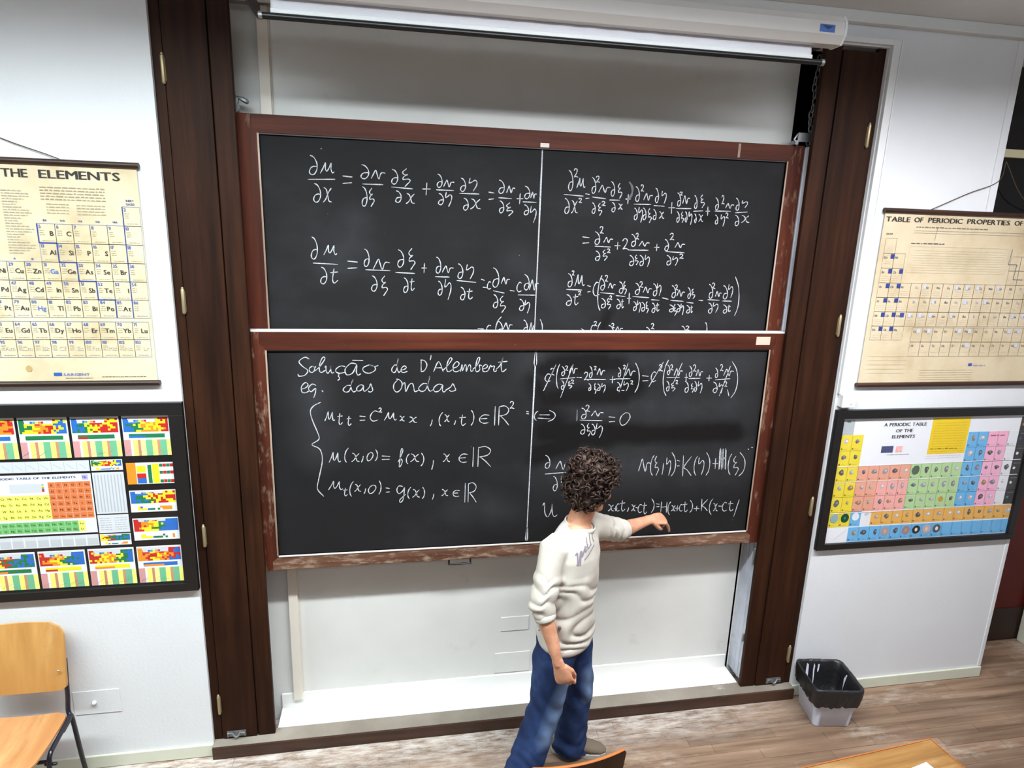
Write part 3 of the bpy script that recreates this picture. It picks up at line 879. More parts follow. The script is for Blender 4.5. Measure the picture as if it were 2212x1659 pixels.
D1b = parse("c 110 300 190 445;/ 80 150 300 520;2 230 190 290 290;( 285 120 380 655;d 355 195 400 340;2 400 195 445 275;v 455 250 585 355;/ 440 165 580 480;bar 345 385 540 380;d 340 435 390 585;xi 400 460 475 590;2 480 425 515 480;+ 610 320 665 440;d 680 210 730 370;2 740 195 790 295;v 785 265 890 360;bar 675 398 850 395;d 615 440 680 605;xi 705 470 750 610;d 760 440 800 590;eta 810 440 880 620;"
            "+ 940 345 1020 440;d 1070 240 1115 385;2 1145 190 1190 285;v 1195 255 1350 355;/ 1130 210 1300 660;bar 1070 420 1295 400;d 1035 450 1110 610;eta 1125 460 1185 620;2 1210 445 1250 520;) 1290 140 1420 690;- 1255 560 1275 660")
D2_ = parse("( 75 535 105 600;- 110 562 185 562;- 100 584 190 590;) 165 530 228 608;d 400 515 440 590;2 430 495 460 540;v 470 535 555 570;bar 390 598 545 602;d 395 625 430 695;xi 435 620 465 710;d 470 625 500 700;eta 500 620 550 720;= 590 575 635 610;0 665 545 740 635;- 22 538 40 542;- 22 552 40 556")
D3_ = parse("d 150 840 190 930;v 225 880 320 935;bar 150 970 295 958;d 205 985 240 1085;| 260 985 268 1030")
D4_ = parse("v 795 865 880 950;( 875 840 905 980;xi 900 845 935 980;, 955 895 970 975;eta 985 855 1020 980;) 1015 820 1055 985;= 1060 875 1080 915;K 1095 840 1165 985;( 1175 845 1205 980;eta 1205 855 1250 975;) 1255 820 1290 980;+ 1305 860 1345 935;H 1345 800 1410 940;H 1352 790 1404 935;| 1370 795 1385 930;| 1362 800 1376 940;( 1410 830 1440 975;xi 1440 845 1485 980;) 1480 820 1535 985;. 1548 795 1556 802;. 1572 785 1584 788")
D5_ = parse("uu 135 1170 235 1265;x 585 1180 625 1225;+ 625 1190 650 1225;c 640 1175 665 1225;t 665 1150 705 1225;, 715 1200 730 1230;x 745 1180 775 1225;- 775 1200 795 1202;c 790 1180 820 1235;t 820 1165 855 1245;) 880 1140 905 1235;= 915 1175 940 1195;H 945 1160 1000 1235;( 995 1160 1020 1250;x 1020 1185 1050 1225;+ 1045 1185 1080 1225;c 1075 1180 1100 1225;t 1100 1160 1135 1230;) 1145 1150 1170 1235;+ 1175 1190 1215 1225;K 1225 1140 1275 1225;( 1280 1140 1310 1250;x 1310 1170 1340 1225;- 1345 1190 1375 1192;c 1370 1165 1405 1225;t 1410 1155 1450 1225;/ 1450 1145 1490 1265")

cA = (540, 260, 3.456); cB = (1150, 280, 3.607); cB2 = (1200, 340, 9.617); cB3 = (1410, 380, 9.617)
cC = (540, 720, 3.19); cD = (1130, 720, 3.19); cD2 = (1160, 760, 6.912); cD3 = (1390, 760, 6.912)
for it, c, lab in ((A1, cA, 'first chalked line of partial derivatives in x'), (A2, cA, 'second chalked line of partial derivatives in t'), (A3, cA, 'chalk line cut off by the lower board'),
                   (B2_, cB2, 'start of the long chalked second derivative'), (B3_, cB3, 'end of the long chalked second derivative'), (B4, cB, 'short chalked sum of second derivatives'),
                   (B5, cB, 'chalked bracketed second derivative in t'), (B6, cB, 'chalk brackets cut off by the lower board')):
    chalk(UP, usy, it, *c, lab)
for it, c, lab in ((C1, cC, 'chalked heading in joined handwriting'), (C2, cC, 'chalked words eq. das ondas'), (C3, cC, 'tall chalked curly brace'), (C4, cC, 'chalked wave equation'),
                   (C5, cC, 'chalked initial condition f(x)'), (C6, cC, 'chalked initial condition g(x)'), (D1a, cD2, 'chalked bracket with struck out terms'), (D1b, cD3, 'second chalked bracket with struck out terms'),
                   (D2_, cD, 'chalked mixed derivative equals zero'), (D3_, cD, 'chalked derivative half hidden by the head'), (D4_, cD, 'chalked sum of K and H'), (D5_, cD, 'chalked travelling wave solution')):
    chalk(LO, lsy, it, *c, lab)
chalk(UP, usy, parse(') 1505 510 1610 860'), *cB2, 'faint chalk smear', 0.012, M_chalk_faint)
chalk(LO, lsy, parse('| 363 525 380 605'), *cD, 'faint half wiped chalk stroke', 0.008, M_chalk_faint)
# dividing lines
chalk(UP, usy, parse('- 1172 318 1154 730'), 0, 0, 1, 'vertical chalk dividing line', 0.008)
chalk(LO, lsy, parse('- 1158 757 1137 1168'), 0, 0, 1, 'vertical chalk dividing line', 0.008)
chalk(LO, lsy, parse('- 1158 757 1156 790;- 1139 1140 1137 1168'), 0, 0, 1, 'thick ends of the chalk line', 0.016)

# ------------------------------------------------------------------ projection screen
SY = -0.42
t = thing('projection_screen', 'rolled-up white projection screen in its long casing above the blackboards', 'screen', (0, SY, 3.77))
prof = [(-0.475, 3.75), (-0.475, 3.80), (-0.453, 3.828), (-0.387, 3.828), (-0.365, 3.80), (-0.365, 3.746), (-0.387, 3.718), (-0.453, 3.718)]


def profile_x(prof, x0, x1):
    bm = bmesh.new()
    a = [bm.verts.new((x0, p[0], p[1])) for p in prof]; b2 = [bm.verts.new((x1, p[0], p[1])) for p in prof]
    n = len(prof)
    bm.faces.new(a); bm.faces.new(list(reversed(b2)))
    for i in range(n):
        bm.faces.new((a[(i + 1) % n], a[i], b2[i], b2[(i + 1) % n]))
    bmesh.ops.recalc_face_normals(bm, faces=bm.faces[:])
    return bm


case = wpart('casing', profile_x(prof, -1.264, 1.188), M_case, t)
big = [((p[0] - SY) * 1.05 + SY, (p[1] - 3.773) * 1.05 + 3.773) for p in prof]
for x0, x1 in ((-1.276, -1.264), (1.188, 1.20)):
    wpart('end_cap', profile_x(big, x0, x1), M_white, t)
for x0 in (-1.29, 1.202):
    bm = bmesh.new()
    box(bm, x0, x0 + 0.012, -0.455, -0.001, 3.745, 3.80)
    wpart('bracket', bm, M_blackmetal, t)
bm = bmesh.new()
cx0, cx1 = -1.168, 1.085
N = 240
top, mid, bot = [], [], []
for i in range(N + 1):
    x = cx0 + (cx1 - cx0) * i / N
    w = 0.0022 * math.sin(x * 50) * (0.5 + 0.5 * math.sin(x * 3.1 + 1))
    top.append(bm.verts.new((x, SY + 0.012 + w, 3.735))); bot.append(bm.verts.new((x, SY + w * 0.6, 3.662)))
for i in range(N):
    bm.faces.new((top[i], bot[i], bot[i + 1], top[i + 1]))
o = wpart('screen_fabric', bm, M_fabric, t)
sd = o.modifiers.new('thick', 'SOLIDIFY'); sd.thickness = 0.001
smooth(o, 180)
wpart('hem_bar', bbox(cx0, cx1, SY - 0.008, SY + 0.006, 3.662, 3.678, 0.002), M_white, t)
bm = bmesh.new(); tube(bm, [(-1.205, SY - 0.002, 3.651), (1.142, SY - 0.002, 3.651)], 0.0125, 14, None, True, False)
wpart('weight_rod', bm, M_blackrod, t, 40)
for x in (-1.212, 1.130):
    bm = bmesh.new()
    tube(bm, [(x, SY - 0.002, 3.651), (x + 0.014, SY - 0.002, 3.651)], 0.0145, 14, None, True, False)
    wpart('rod_end', bm, M_steel, t, 40)
bm = bmesh.new(); box(bm, 1.072, 1.143, -0.4762, -0.4748, 3.757, 3.787)
st = wpart('sticker', bm, M_sticker, t)
bm = bmesh.new()
va = [bm.verts.new((x, -0.4766, z)) for x, z in ((1.08, 3.783), (1.136, 3.781), (1.11, 3.767))]
bm.faces.new(va)
wpart('logo', bm, plain('sticker_dark', (34, 60, 120), 0.5), st)

# trunking beside the right casing
t = thing('cable_trunking', 'white cable trunking running up and over the right wooden casing', 'trunking', (1.81, -0.01, 2.03))
wpart('vertical_run', bbox(1.790, 1.832, -0.022, -0.001, 2.03, 3.889, 0.003), M_white, t)
wpart('side_lip', bbox(1.832, 1.838, -0.026, -0.001, 2.03, 3.889, 0.001), M_white, t)
wpart('horizontal_run', bbox(1.375, 1.79, -0.022, -0.001, 3.863, 3.889, 0.003), M_white, t)
t = thing('switch_box', 'white plastic switch box at the foot of the trunking', 'switch box', (1.84, -0.02, 1.96))
sb = wpart('housing', bbox(1.80, 1.885, -0.045, -0.001, 1.955, 2.03, 0.004), M_white, t)
wpart('rocker', bbox(1.852, 1.86, -0.049, -0.044, 1.975, 2.0, 0.002), M_case, t)

# painted hatch with a knob low on the left wall
t = thing('wall_hatch', 'white painted wall hatch with knob beside the wooden chair', 'hatch', (-2.2, 0, 0.4))
hx0, hx1, hz0, hz1 = -2.40, -2.175, 0.335, 0.475
wpart('cover', bbox(hx0, hx1, -0.004, -0.0005, hz0, hz1, 0.0015), M_wall, t)
bm = bmesh.new(); tube(bm, [(-2.3, -0.004, 0.405), (-2.3, -0.010, 0.405)], 0.011, 14)
wpart('knob', bm, M_wall, t, 40)

# ------------------------------------------------------------------ printing helpers
CHARS = sorted(set("ABCDEFGHIJKLMNOPQRSTUVWXYZabcdefghijklmnopqrstuvwxyz0123456789"))
FONT = {}


def load_font():
    tmp = []
    for bold in (0, 1):
        for ch in CHARS:
            cu = bpy.data.curves.new('glyph', 'FONT'); cu.body = ch; cu.size = 1.0; cu.resolution_u = 2
            cu.offset = 0.0
            ob = bpy.data.objects.new('glyph', cu); COL.objects.link(ob); tmp.append((bold, ch, ob, cu))
    dg = bpy.context.evaluated_depsgraph_get(); dg.update()
    for bold, ch, ob, cu in tmp:
        me = ob.evaluated_get(dg).to_mesh()
        vs_ = [(v.co.x, v.co.y) for v in me.vertices]
        fs = [tuple(p.vertices) for p in me.polygons]
        x0 = min(v[0] for v in vs_); x1 = max(v[0] for v in vs_)
        FONT[(bold, ch)] = ([(v[0] - x0, v[1]) for v in vs_], fs, x1 - x0)
        ob.evaluated_get(dg).to_mesh_clear()
    for bold, ch, ob, cu in tmp:
        bpy.data.objects.remove(ob); bpy.data.curves.remove(cu)


load_font()


class Print:
    def __init__(self, Y):
        self.Y = Y; self.v = []; self.f = []; self.c = []; self.rng = random.Random(5)

    def quad(self, x0, x1, z0, z1, col, layer=1):
        n = len(self.v); y = self.Y - 0.00035 * layer
        self.v += [(x0, y, z0), (x1, y, z0), (x1, y, z1), (x0, y, z1)]
        self.f.append((n, n + 1, n + 2, n + 3)); self.c += [L4(col)] * 4

    def poly(self, pts, col, layer=1):
        n = len(self.v); y = self.Y - 0.00035 * layer
        self.v += [(p[0], y, p[1]) for p in pts]
        self.f.append(tuple(range(n, n + len(pts)))); self.c += [L4(col)] * len(pts)

    def blob(self, x, z, rx, rz, col, layer=3, k=9, jag=0.35):
        a0 = self.rng.random() * 6
        self.poly([(x + rx * math.cos(a0 + 2 * math.pi * i / k) * (1 - jag * self.rng.random()), z + rz * math.sin(a0 + 2 * math.pi * i / k) * (1 - jag * self.rng.random())) for i in range(k)], col, layer)

    def line(self, x0, z0, x1, z1, w, col, layer=2):
        dx, dz = x1 - x0, z1 - z0
        l = math.hypot(dx, dz) + 1e-9
        nx, nz = -dz / l * w / 2, dx / l * w / 2
        self.poly([(x0 + nx, z0 + nz), (x0 - nx, z0 - nz), (x1 - nx, z1 - nz), (x1 + nx, z1 + nz)], col, layer)

    def rect(self, x0, x1, z0, z1, w, col, layer=2):
        self.line(x0, z0, x1, z0, w, col, layer); self.line(x0, z1, x1, z1, w, col, layer)
        self.line(x0, z0, x0, z1, w, col, layer); self.line(x1, z0, x1, z1, w, col, layer)

    def text(self, s, x, z, h, col, align='l', bold=0, sx=1.0, layer=3, fit=None):
        k = h / 0.72
        adv = []
        for ch in s:
            adv.append((0.32 if ch == ' ' else FONT[(bold, ch)][2] + 0.09))
        W = sum(adv) * k
        if fit:
            sx = fit / W
        W *= sx
        cx = x - (W if align == 'r' else W / 2 if align == 'c' else 0)
        y = self.Y - 0.00035 * layer
        for ch, a in zip(s, adv):
            if ch != ' ':
                vs_, fs, w = FONT[(bold, ch)]
                n = len(self.v)
                for dx_ in ((-0.026, 0.0, 0.026) if bold else (0.0,)):
                    n = len(self.v)
                    self.v += [(cx + (p[0] + dx_) * k * sx, y - dx_ * 0.002, z + p[1] * k) for p in vs_]
                    self.f += [tuple(i + n for i in f) for f in fs]
                    self.c += [L4(col)] * len(vs_)
            cx += a * k * sx

    def greek(self, x0, x1, z, h, col, layer=2):
        x = x0
        while x < x1:
            w = self.rng.uniform(1.0, 4.0) * h
            self.quad(x, min(x + w, x1), z, z + h * self.rng.uniform(0.5, 0.8), col, layer)
            x += w + h * 0.7

    def build(self, name, parent):
        me = bpy.data.meshes.new(name)
        me.from_pydata(self.v, [], self.f)
        at = me.color_attributes.new('print', 'FLOAT_COLOR', 'POINT')
        at.data.foreach_set('color', np.array(self.c, dtype=np.float32).ravel())
        me.materials.append(M_print)
        # make every face look into the room
        bm = bmesh.new(); bm.from_mesh(me)
        bm.normal_update()
        fl = [f for f in bm.faces if f.normal.y > 0]
        bmesh.ops.reverse_faces(bm, faces=fl)
        bm.to_mesh(me); bm.free()
        o = bpy.data.objects.new(name, me); COL.objects.link(o)
        o.parent = parent; o.matrix_parent_inverse = pinv(parent)
        return o


mt, nt, b = base('old_paper', 0.7, 0.2)
n1 = noise(nt, mapping(nt, (1, 1, 1), 'Object'), 3.5, 6, 0.6)
col = ramp(nt, n1, [(0.3, L4((178, 158, 124))), (0.5, L4((202, 184, 153))), (0.7, L4((210, 195, 167)))]).outputs[0]
n2 = noise(nt, mapping(nt, (1, 1, 1), 'Object', (2, 5, 1)), 6, 7, 0.7)
col = mixc(nt, ramp(nt, n2, [(0.64, (0, 0, 0, 1)), (0.76, (0.7, 0.7, 0.7, 1))]).outputs[0], col, L4((176, 142, 84)))
nt.links.new(col, b.inputs['Base Color'])
M_paper = mt
M_sheet = plain('white_poster_paper', (232, 232, 236), 0.5, 0.3)
M_blackpaper = plain('black_poster_paper', (16, 16, 18), 0.5, 0.35)


def wall_chart(label, x0, x1, z0, z1, cords, bow=0.004):
    t = thing('wall_chart', label, 'wall chart', ((x0 + x1) / 2, -0.012, z0))
    bm = bmesh.new()
    N = 24
    a, c = [], []
    for i in range(N + 1):
        f = i / N
        z = z0 + (z1 - z0) * f
        y = -0.0105 
        a.append(bm.verts.new((x0, y, z))); c.append(bm.verts.new((x1, y, z)))
    for i in range(N):
        bm.faces.new((a[i], c[i], c[i + 1], a[i + 1]))
    o = wpart('sheet', bm, M_paper, t)
    sd = o.modifiers.new('thick', 'SOLIDIFY'); sd.thickness = 0.0012; sd.offset = -1
    for nm, z in (('top_rod', z1), ('bottom_rod', z0)):
        bm = bmesh.new(); tube(bm, [(x0 - 0.012, -0.014, z), (x1 + 0.012, -0.014, z)], 0.0135, 12, None, True, False)
        wpart(nm, bm, M_chartrod, t, 40)
    for c_ in cords:
        bm = bmesh.new(); tube(bm, catmull(c_, 6), 0.0022, 6)
        wpart('hanging_cord', bm, M_cord, t, 60)
    return t


# ---- left wall chart
CLX1 = -1.832
CW, CH = 0.0702, 0.0826
CLX0 = CLX1 - 18 * CW - 0.06
xm = (CLX0 + CLX1) / 2
nail = (xm, -0.006, 3.13 + 0.33)
chL = wall_chart('yellowed periodic table wall chart with THE ELEMENTS title left of the blackboards', CLX0, CLX1, 2.135, 3.115,
                 [[(CLX1 - 0.30, -0.014, 3.128), (CLX1 - 0.6, -0.008, 3.25), nail], [(CLX0 + 0.30, -0.014, 3.128), (CLX0 + 0.6, -0.008, 3.25), nail]])
P = Print(-0.0118)
BLUE, NAVY, INK, FAINT = (74, 98, 166), (44, 66, 132), (58, 54, 52), (164, 150, 124)
P.text('PERIODIC TABLE OF', -2.40, 3.048, 0.034, INK, 'r', 1, fit=0.62)
P.text('THE', -2.367, 3.048, 0.036, INK, 'l', 1, fit=0.105)
P.text('ELEMENTS', -2.222, 3.048, 0.036, INK, 'l', 1, fit=0.325)
rows = ["H He".split(),
        "Li Be B C N O F Ne".split(), "Na Mg Al Si P S Cl Ar".split(),
        "K Ca Sc Ti V Cr Mn Fe Co Ni Cu Zn Ga Ge As Se Br Kr".split(),
        "Rb Sr Y Zr Nb Mo Tc Ru Rh Pd Ag Cd In Sn Sb Te I Xe".split(),
        "Cs Ba La Hf Ta W Re Os Ir Pt Au Hg Tl Pb Bi Po At Rn".split()]
GAS = {'H', 'He', 'N', 'O', 'F', 'Ne', 'Cl', 'Ar', 'Kr', 'Xe', 'Rn'}
X18 = -1.836; Z1 = 2.939
nums = [[1, 2], list(range(3, 11)), list(range(11, 19)), list(range(19, 37)), list(range(37, 55)), [55, 56, 57] + list(range(72, 87))]


def cell(P, x0, z1, sym, num, symc, cw=CW, ch=CH):
    P.rect(x0, x0 + cw, z1 - ch, z1, 0.0017, (128, 138, 166), 1)
    P.text(str(num), x0 + 0.006, z1 - 0.019, 0.0145, BLUE, 'l', 1)
    if sym:
        P.text(sym, x0 + cw - 0.006, z1 - 0.051, 0.021, symc, 'r', 1)
    for k in range(3):
        P.greek(x0 + 0.007, x0 + 0.026, z1 - 0.031 - 0.009 * k, 0.0045, FAINT, 1)
    P.greek(x0 + 0.014, x0 + cw - 0.01, z1 - ch + 0.008, 0.004, FAINT, 1)


for r, row in enumerate(rows):
    zt = Z1 - r * CH
    n = len(row)
    for i, s in enumerate(row):
        c = i if n == 18 else (i if i < (1 if r == 0 else 2) else 18 - (n - i))
        x0 = X18 - (18 - c) * CW
        cc = None if s in GAS else ((86, 112, 176) if s in ('Ga', 'Hg') else (62, 58, 54))
        cell(P, x0, zt, None if s in GAS else s, nums[r][i], cc)
lan = "Ce Pr Nd Pm Sm Eu Gd Tb Dy Ho Er Tm Yb Lu".split(); act = "Th Pa U Np Pu Am Cm Bk Cf Es Fm Md No Lr".split()
for i in range(14):
    x0 = -1.846 - (14 - i) * CW
    cell(P, x0, 2.425, lan[i], 58 + i, (62, 58, 54)); cell(P, x0, 2.425 - CH, act[i], 90 + i, (186, 176, 158))
# stair line and inert gas line
sx = lambda c: X18 - (18 - c) * CW
pts = [(12, 1), (12, 2), (13, 2), (13, 3), (14, 3), (14, 4), (15, 4), (15, 5), (16, 5), (16, 6)]
for (c0, r0), (c1, r1) in zip(pts[:-1], pts[1:]):
    P.line(sx(c0), Z1 - r0 * CH, sx(c1), Z1 - r1 * CH, 0.005, NAVY, 3)
P.line(sx(17), Z1, sx(17), Z1 - 6 * CH, 0.004, NAVY, 3)
for i, s in enumerate(('IIIA', 'IVA', 'VA', 'VIA', 'VIIA')):
    P.text(s, sx(12.5 + i), Z1 - CH + 0.01, 0.009, NAVY, 'c', 1)
P.text('INERT', sx(17.5), Z1 + 0.022, 0.009, NAVY, 'c', 1); P.text('GASES', sx(17.5), Z1 + 0.007, 0.009, NAVY, 'c', 1)
P.text('IB', sx(10.5), Z1 - 3 * CH + 0.008, 0.008, BLUE, 'c', 1); P.text('IIB', sx(11.5), Z1 - 3 * CH + 0.008, 0.008, BLUE, 'c', 1)
for k in range(5):
    P.greek(-2.228, -1.97, 3.008 - 0.0125 * k, 0.007, (150, 136, 112))
for k in range(4):
    P.greek(-2.21, -2.12, 2.938 - 0.0125 * k, 0.006, (160, 146, 122)); P.greek(-2.09, -1.975, 2.936 - 0.0125 * k, 0.006, (160, 146, 122))
for k in range(24):
    P.greek(-2.38, -2.30 + 0.03 * math.sin(k), 2.99 - 0.0115 * k, 0.006, (160, 150, 132))
P.quad(-2.272, -2.238, 2.172, 2.187, (52, 84, 160)); P.text('SARGENT', -2.231, 2.173, 0.012, (96, 116, 170), 'l', 1, fit=0.112)
P.greek(-2.225, -2.11, 2.16, 0.005, (150, 140, 130)); P.greek(-2.07, -1.88, 2.165, 0.004, (120, 100, 70))
P.blob(-2.371, 2.207, 0.014, 0.017, (178, 148, 98), 2, 10, 0.15)
P.build('printing', chL)

# ---- right wall chart
CRX0, CRX1 = 1.905, 1.905 + 18 * 0.0692 + 0.1
xm = (CRX0 + CRX1) / 2
chR = wall_chart('faded TABLE OF PERIODIC PROPERTIES wall chart right of the blackboards', CRX0, CRX1, 2.082, 3.058,
                 [[(CRX0 + 0.275, -0.014, 3.07), (2.40, -0.012, 3.165), (2.575, -0.012, 3.235), (2.60, -0.012, 3.34)], [(CRX1 - 0.275, -0.014, 3.07), (2.76, -0.012, 3.15), (2.60, -0.012, 3.34)]])
P = Print(-0.0118)
P.text('TABLE', 1.916, 3.0, 0.027, INK, 'l', 1, fit=0.152); P.text('OF', 2.09, 3.001, 0.027, INK, 'l', 1, fit=0.058)
P.text('PERIODIC', 2.178, 3.002, 0.027, INK, 'l', 1, fit=0.222); P.text('PROPERTIES', 2.427, 3.003, 0.027, INK, 'l', 1, fit=0.283)
P.text('OF', 2.737, 3.003, 0.027, INK, 'l', 1, fit=0.058); P.text('THE ELEMENTS', 2.82, 3.003, 0.027, INK, 'l', 1, fit=0.33)
w_, h_ = 0.0692, 0.0808
GR = (150, 141, 130)
zt0 = 2.911
cnt = [1, 2, 2, 18, 18, 18, 3]
right = [1, 6, 6, 0, 0, 0, 0]
for r in range(7):
    cols = list(range(cnt[r])) + [17 - k for k in range(right[r])]
    for c in cols:
        x0 = 1.934 + c * w_; z1 = zt0 - r * h_
        P.rect(x0, x0 + w_, z1 - h_, z1, 0.0016, GR, 1)
        P.line(x0 + 0.01, z1 - 0.045, x0 + w_ - 0.01, z1 - 0.045, 0.0008, (200, 188, 170), 1)
        if r in (1, 2, 3, 4, 5, 6) and c < 2 and not (r == 1 and c == 1):
            P.quad(x0 + 0.047, x0 + 0.071, z1 - 0.028, z1 - 0.004, (48, 62, 128), 3)
        if r == 5 and c == 2:
            P.quad(x0 + 0.03, x0 + 0.056, z1 - 0.03, z1 - 0.005, (56, 72, 140), 3)
        if r > 2 and c > 2:
            P.text(P.rng.choice('NFMTCRSGLB') + P.rng.choice('aeiou'), x0 + 0.03, z1 - 0.03, 0.014, P.rng.choice([(90, 90, 110), (150, 156, 190), (120, 116, 120)]), 'l', 1)
            if P.rng.random() < 0.3:
                P.quad(x0 + 0.012, x0 + 0.034, z1 - 0.032, z1 - 0.008, (190, 192, 204), 2)
        elif c <= 2 and r > 0:
            P.text(P.rng.choice('NKRCF') + P.rng.choice('abr'), x0 + 0.008, z1 - 0.028, 0.013, (110, 110, 124), 'l', 1)
        for k in range(2):
            P.greek(x0 + 0.012, x0 + 0.058, z1 - 0.056 - 0.011 * k, 0.004, (204, 192, 176), 1)
for r in range(2):
    for c in range(14):
        x0 = 2.2 + c * w_ * 0.985; z1 = 2.418 - r * 0.084
        P.rect(x0, x0 + w_, z1 - 0.084, z1, 0.0016, GR, 1)
        P.text(P.rng.choice('CPNSEGTDHEY') + P.rng.choice('amdury'), x0 + 0.01, z1 - 0.028, 0.013, (120, 116, 118), 'l', 1)
        if P.rng.random() < 0.4:
            P.quad(x0 + 0.03, x0 + 0.052, z1 - 0.032, z1 - 0.008, (188, 192, 206), 2)
        P.greek(x0 + 0.012, x0 + 0.055, z1 - 0.06, 0.004, (204, 192, 176), 1)
P.rect(2.092, 2.74, 2.728, 2.872, 0.0011, (200, 186, 166), 1)
for k in range(9):
    P.greek(2.12, 2.72, 2.742 + 0.0135 * k, 0.004, (200, 188, 166), 1)
P.greek(2.095, 2.31, 2.885, 0.009, (100, 96, 96), 2); P.greek(2.11, 2.57, 2.985 - 0.012, 0.008, (120, 114, 108), 2)
P.line(2.1, 2.956, 3.1, 2.962, 0.0014, (150, 142, 130), 2); P.line(2.1, 2.944, 3.1, 2.948, 0.0012, (150, 142, 130), 2); P.line(2.245, 2.975, 2.24, 2.905, 0.0015, (100, 96, 90), 2)
P.text('GROUP', 1.93, 2.93, 0.009, (90, 84, 80), 'l', 1)
pts = [(2.76, 2.87), (2.752, 2.785), (2.81, 2.785), (2.805, 2.70), (2.87, 2.70)]
for a, c in zip(pts[:-1], pts[1:]):
    P.line(a[0], a[1], c[0], c[1], 0.003, (90, 90, 110), 3)
P.quad(2.62, 2.645, 2.19, 2.206, (60, 78, 150)); P.greek(2.655, 2.74, 2.19, 0.01, (150, 150, 170))
for k in range(5):
    P.greek(2.3, 2.66, 2.165 - 0.014 * k, 0.005, (196, 180, 152)); P.greek(1.95, 2.2, 2.25 - 0.025 * k, 0.005, (200, 184, 156))
P.build('printing', chR)


# ------------------------------------------------------------------ framed posters
def picture_frame(label, ox0, ox1, oz0, oz1, rw, sheet):
    t = thing('framed_poster', label, 'framed poster', ((ox0 + ox1) / 2, -0.015, oz0))
    d = 0.03
    for x0, x1, z0, z1 in ((ox0, ox1, oz1 - rw[0], oz1), (ox0, ox1, oz0, oz0 + rw[1]), (ox0, ox0 + rw[2], oz0 + rw[1], oz1 - rw[0]), (ox1 - rw[2], ox1, oz0 + rw[1], oz1 - rw[0])):
        wpart('frame_rail', bbox(x0, x1, -d, -0.001, z0, z1, 0.003), M_blackframe, t)
    ix0, ix1, iz0, iz1 = ox0 + rw[2], ox1 - rw[2], oz0 + rw[1], oz1 - rw[0]
    bm = bmesh.new(); box(bm, ix0, ix1, -0.012, -0.002, iz0, iz1)
    wpart('poster_sheet', bm, sheet, t)
    bm = bmesh.new(); box(bm, ix0, ix1, -0.019, -0.017, iz0, iz1)
    wpart('clear_pane', bm, M_pane, t)
    return t, (ix0, ix1, iz0, iz1)


# ---- left: black sheet with many small coloured tables
frL, inn = picture_frame('black-framed poster of many small colourful tables below the left wall chart', -3.44, -1.730, 1.036, 2.04, (0.062, 0.045, 0.066), M_blackpaper)
P = Print(-0.0122)
R_, G_, B_, Y_, O_ = (190, 40, 36), (30, 116, 70), (44, 104, 184), (238, 222, 40), (232, 140, 40)
STR = [(206, 148, 148), (232, 226, 232), (240, 236, 120), (196, 130, 110), (244, 238, 150), (110, 180, 140), (240, 236, 120), (196, 140, 110), (112, 180, 140), (240, 240, 130)]
PAL = [(B_, G_, Y_, Y_, O_, R_), (G_, Y_, O_, R_, Y_, B_), (B_, G_, Y_, R_, Y_, R_), (B_, G_, Y_, O_, Y_, R_), (Y_, R_, G_, B_, G_, B_), (R_, O_, Y_, G_, B_, B_), (R_, Y_, O_, Y_, G_, B_), (O_, R_, Y_, O_, R_, B_)]


def mosaic(P, x0, x1, z0, z1, nx, nz, pal, seed):
    rr = random.Random(seed)
    cw, ch = (x1 - x0) / nx, (z1 - z0) / nz
    for i in range(nx):
        for j in range(nz):
            f = i / nx + 0.35 * math.sin(j * 1.7 + seed) * 0.3 + rr.uniform(-0.12, 0.12)
            if j == nz - 1 and 2 <= i < nx - 5:
                continue
            k = int(max(0, min(0.999, f)) * len(pal))
            P.quad(x0 + i * cw, x0 + (i + 1) * cw, z0 + j * ch, z0 + (j + 1) * ch, pal[k], 2)


def card(P, x0, x1, z0, z1, seed, stripes=True, full=False):
    P.quad(x0, x1, z0, z1, (226, 226, 230), 1)
    rr = random.Random(seed)
    pal = PAL[seed % len(PAL)]
    h = z1 - z0; w = x1 - x0
    zt = z1 - 0.06 * h
    if stripes:
        mosaic(P, x0 + 0.02 * w, x1 - 0.03 * w, z0 + 0.60 * h, z1 - 0.05 * h, 18, 7, pal, seed)
        P.quad(x0 + 0.12 * w, x1 - 0.12 * w, z0 + 0.45 * h, z0 + 0.55 * h, rr.choice([G_, B_, Y_]), 2)
        P.quad(x0 + 0.12 * w, x0 + rr.uniform(0.3, 0.6) * w, z0 + 0.45 * h, z0 + 0.5 * h, rr.choice([G_, B_, R_, O_]), 3)
        x = x0
        tot = sum((1.2, 0.4, 0.9, 0.5, 0.9, 1.2, 0.9, 0.5, 1.2, 0.8))
        for sw, sc in zip((1.2, 0.4, 0.9, 0.5, 0.9, 1.2, 0.9, 0.5, 1.2, 0.8), STR):
            P.quad(x, x + w * sw / tot, z0, z0 + 0.40 * h, sc, 2); x += w * sw / tot
        for k in range(6):
            a = x0 + rr.random() * w * 0.8
            P.line(a, z0 + 0.06 * h, a + 0.15 * w, z0 + rr.uniform(0.08, 0.2) * h, 0.0012, (120, 130, 110), 3)
    else:
        mosaic(P, x0 + 0.02 * w, x1 - 0.03 * w, z0 + 0.40 * h, z1 - 0.05 * h, 18, 6, pal, seed)
        mosaic(P, x0 + 0.15 * w, x1 - 0.12 * w, z0 + 0.08 * h, z0 + 0.26 * h, 14, 2, [Y_, B_, G_, (226, 226, 230), O_], seed + 3)
    P.quad(x0 + 0.14 * w, x0 + 0.7 * w, zt - 0.10 * h, zt + 0.03 * h, (206, 206, 212), 3)
    for k, c in enumerate((B_, (90, 150, 150), Y_, O_, R_)):
        P.quad(x0 + (0.25 + 0.055 * k) * w, x0 + (0.3 + 0.055 * k) * w, zt - 0.09 * h, zt - 0.04 * h, c, 4)


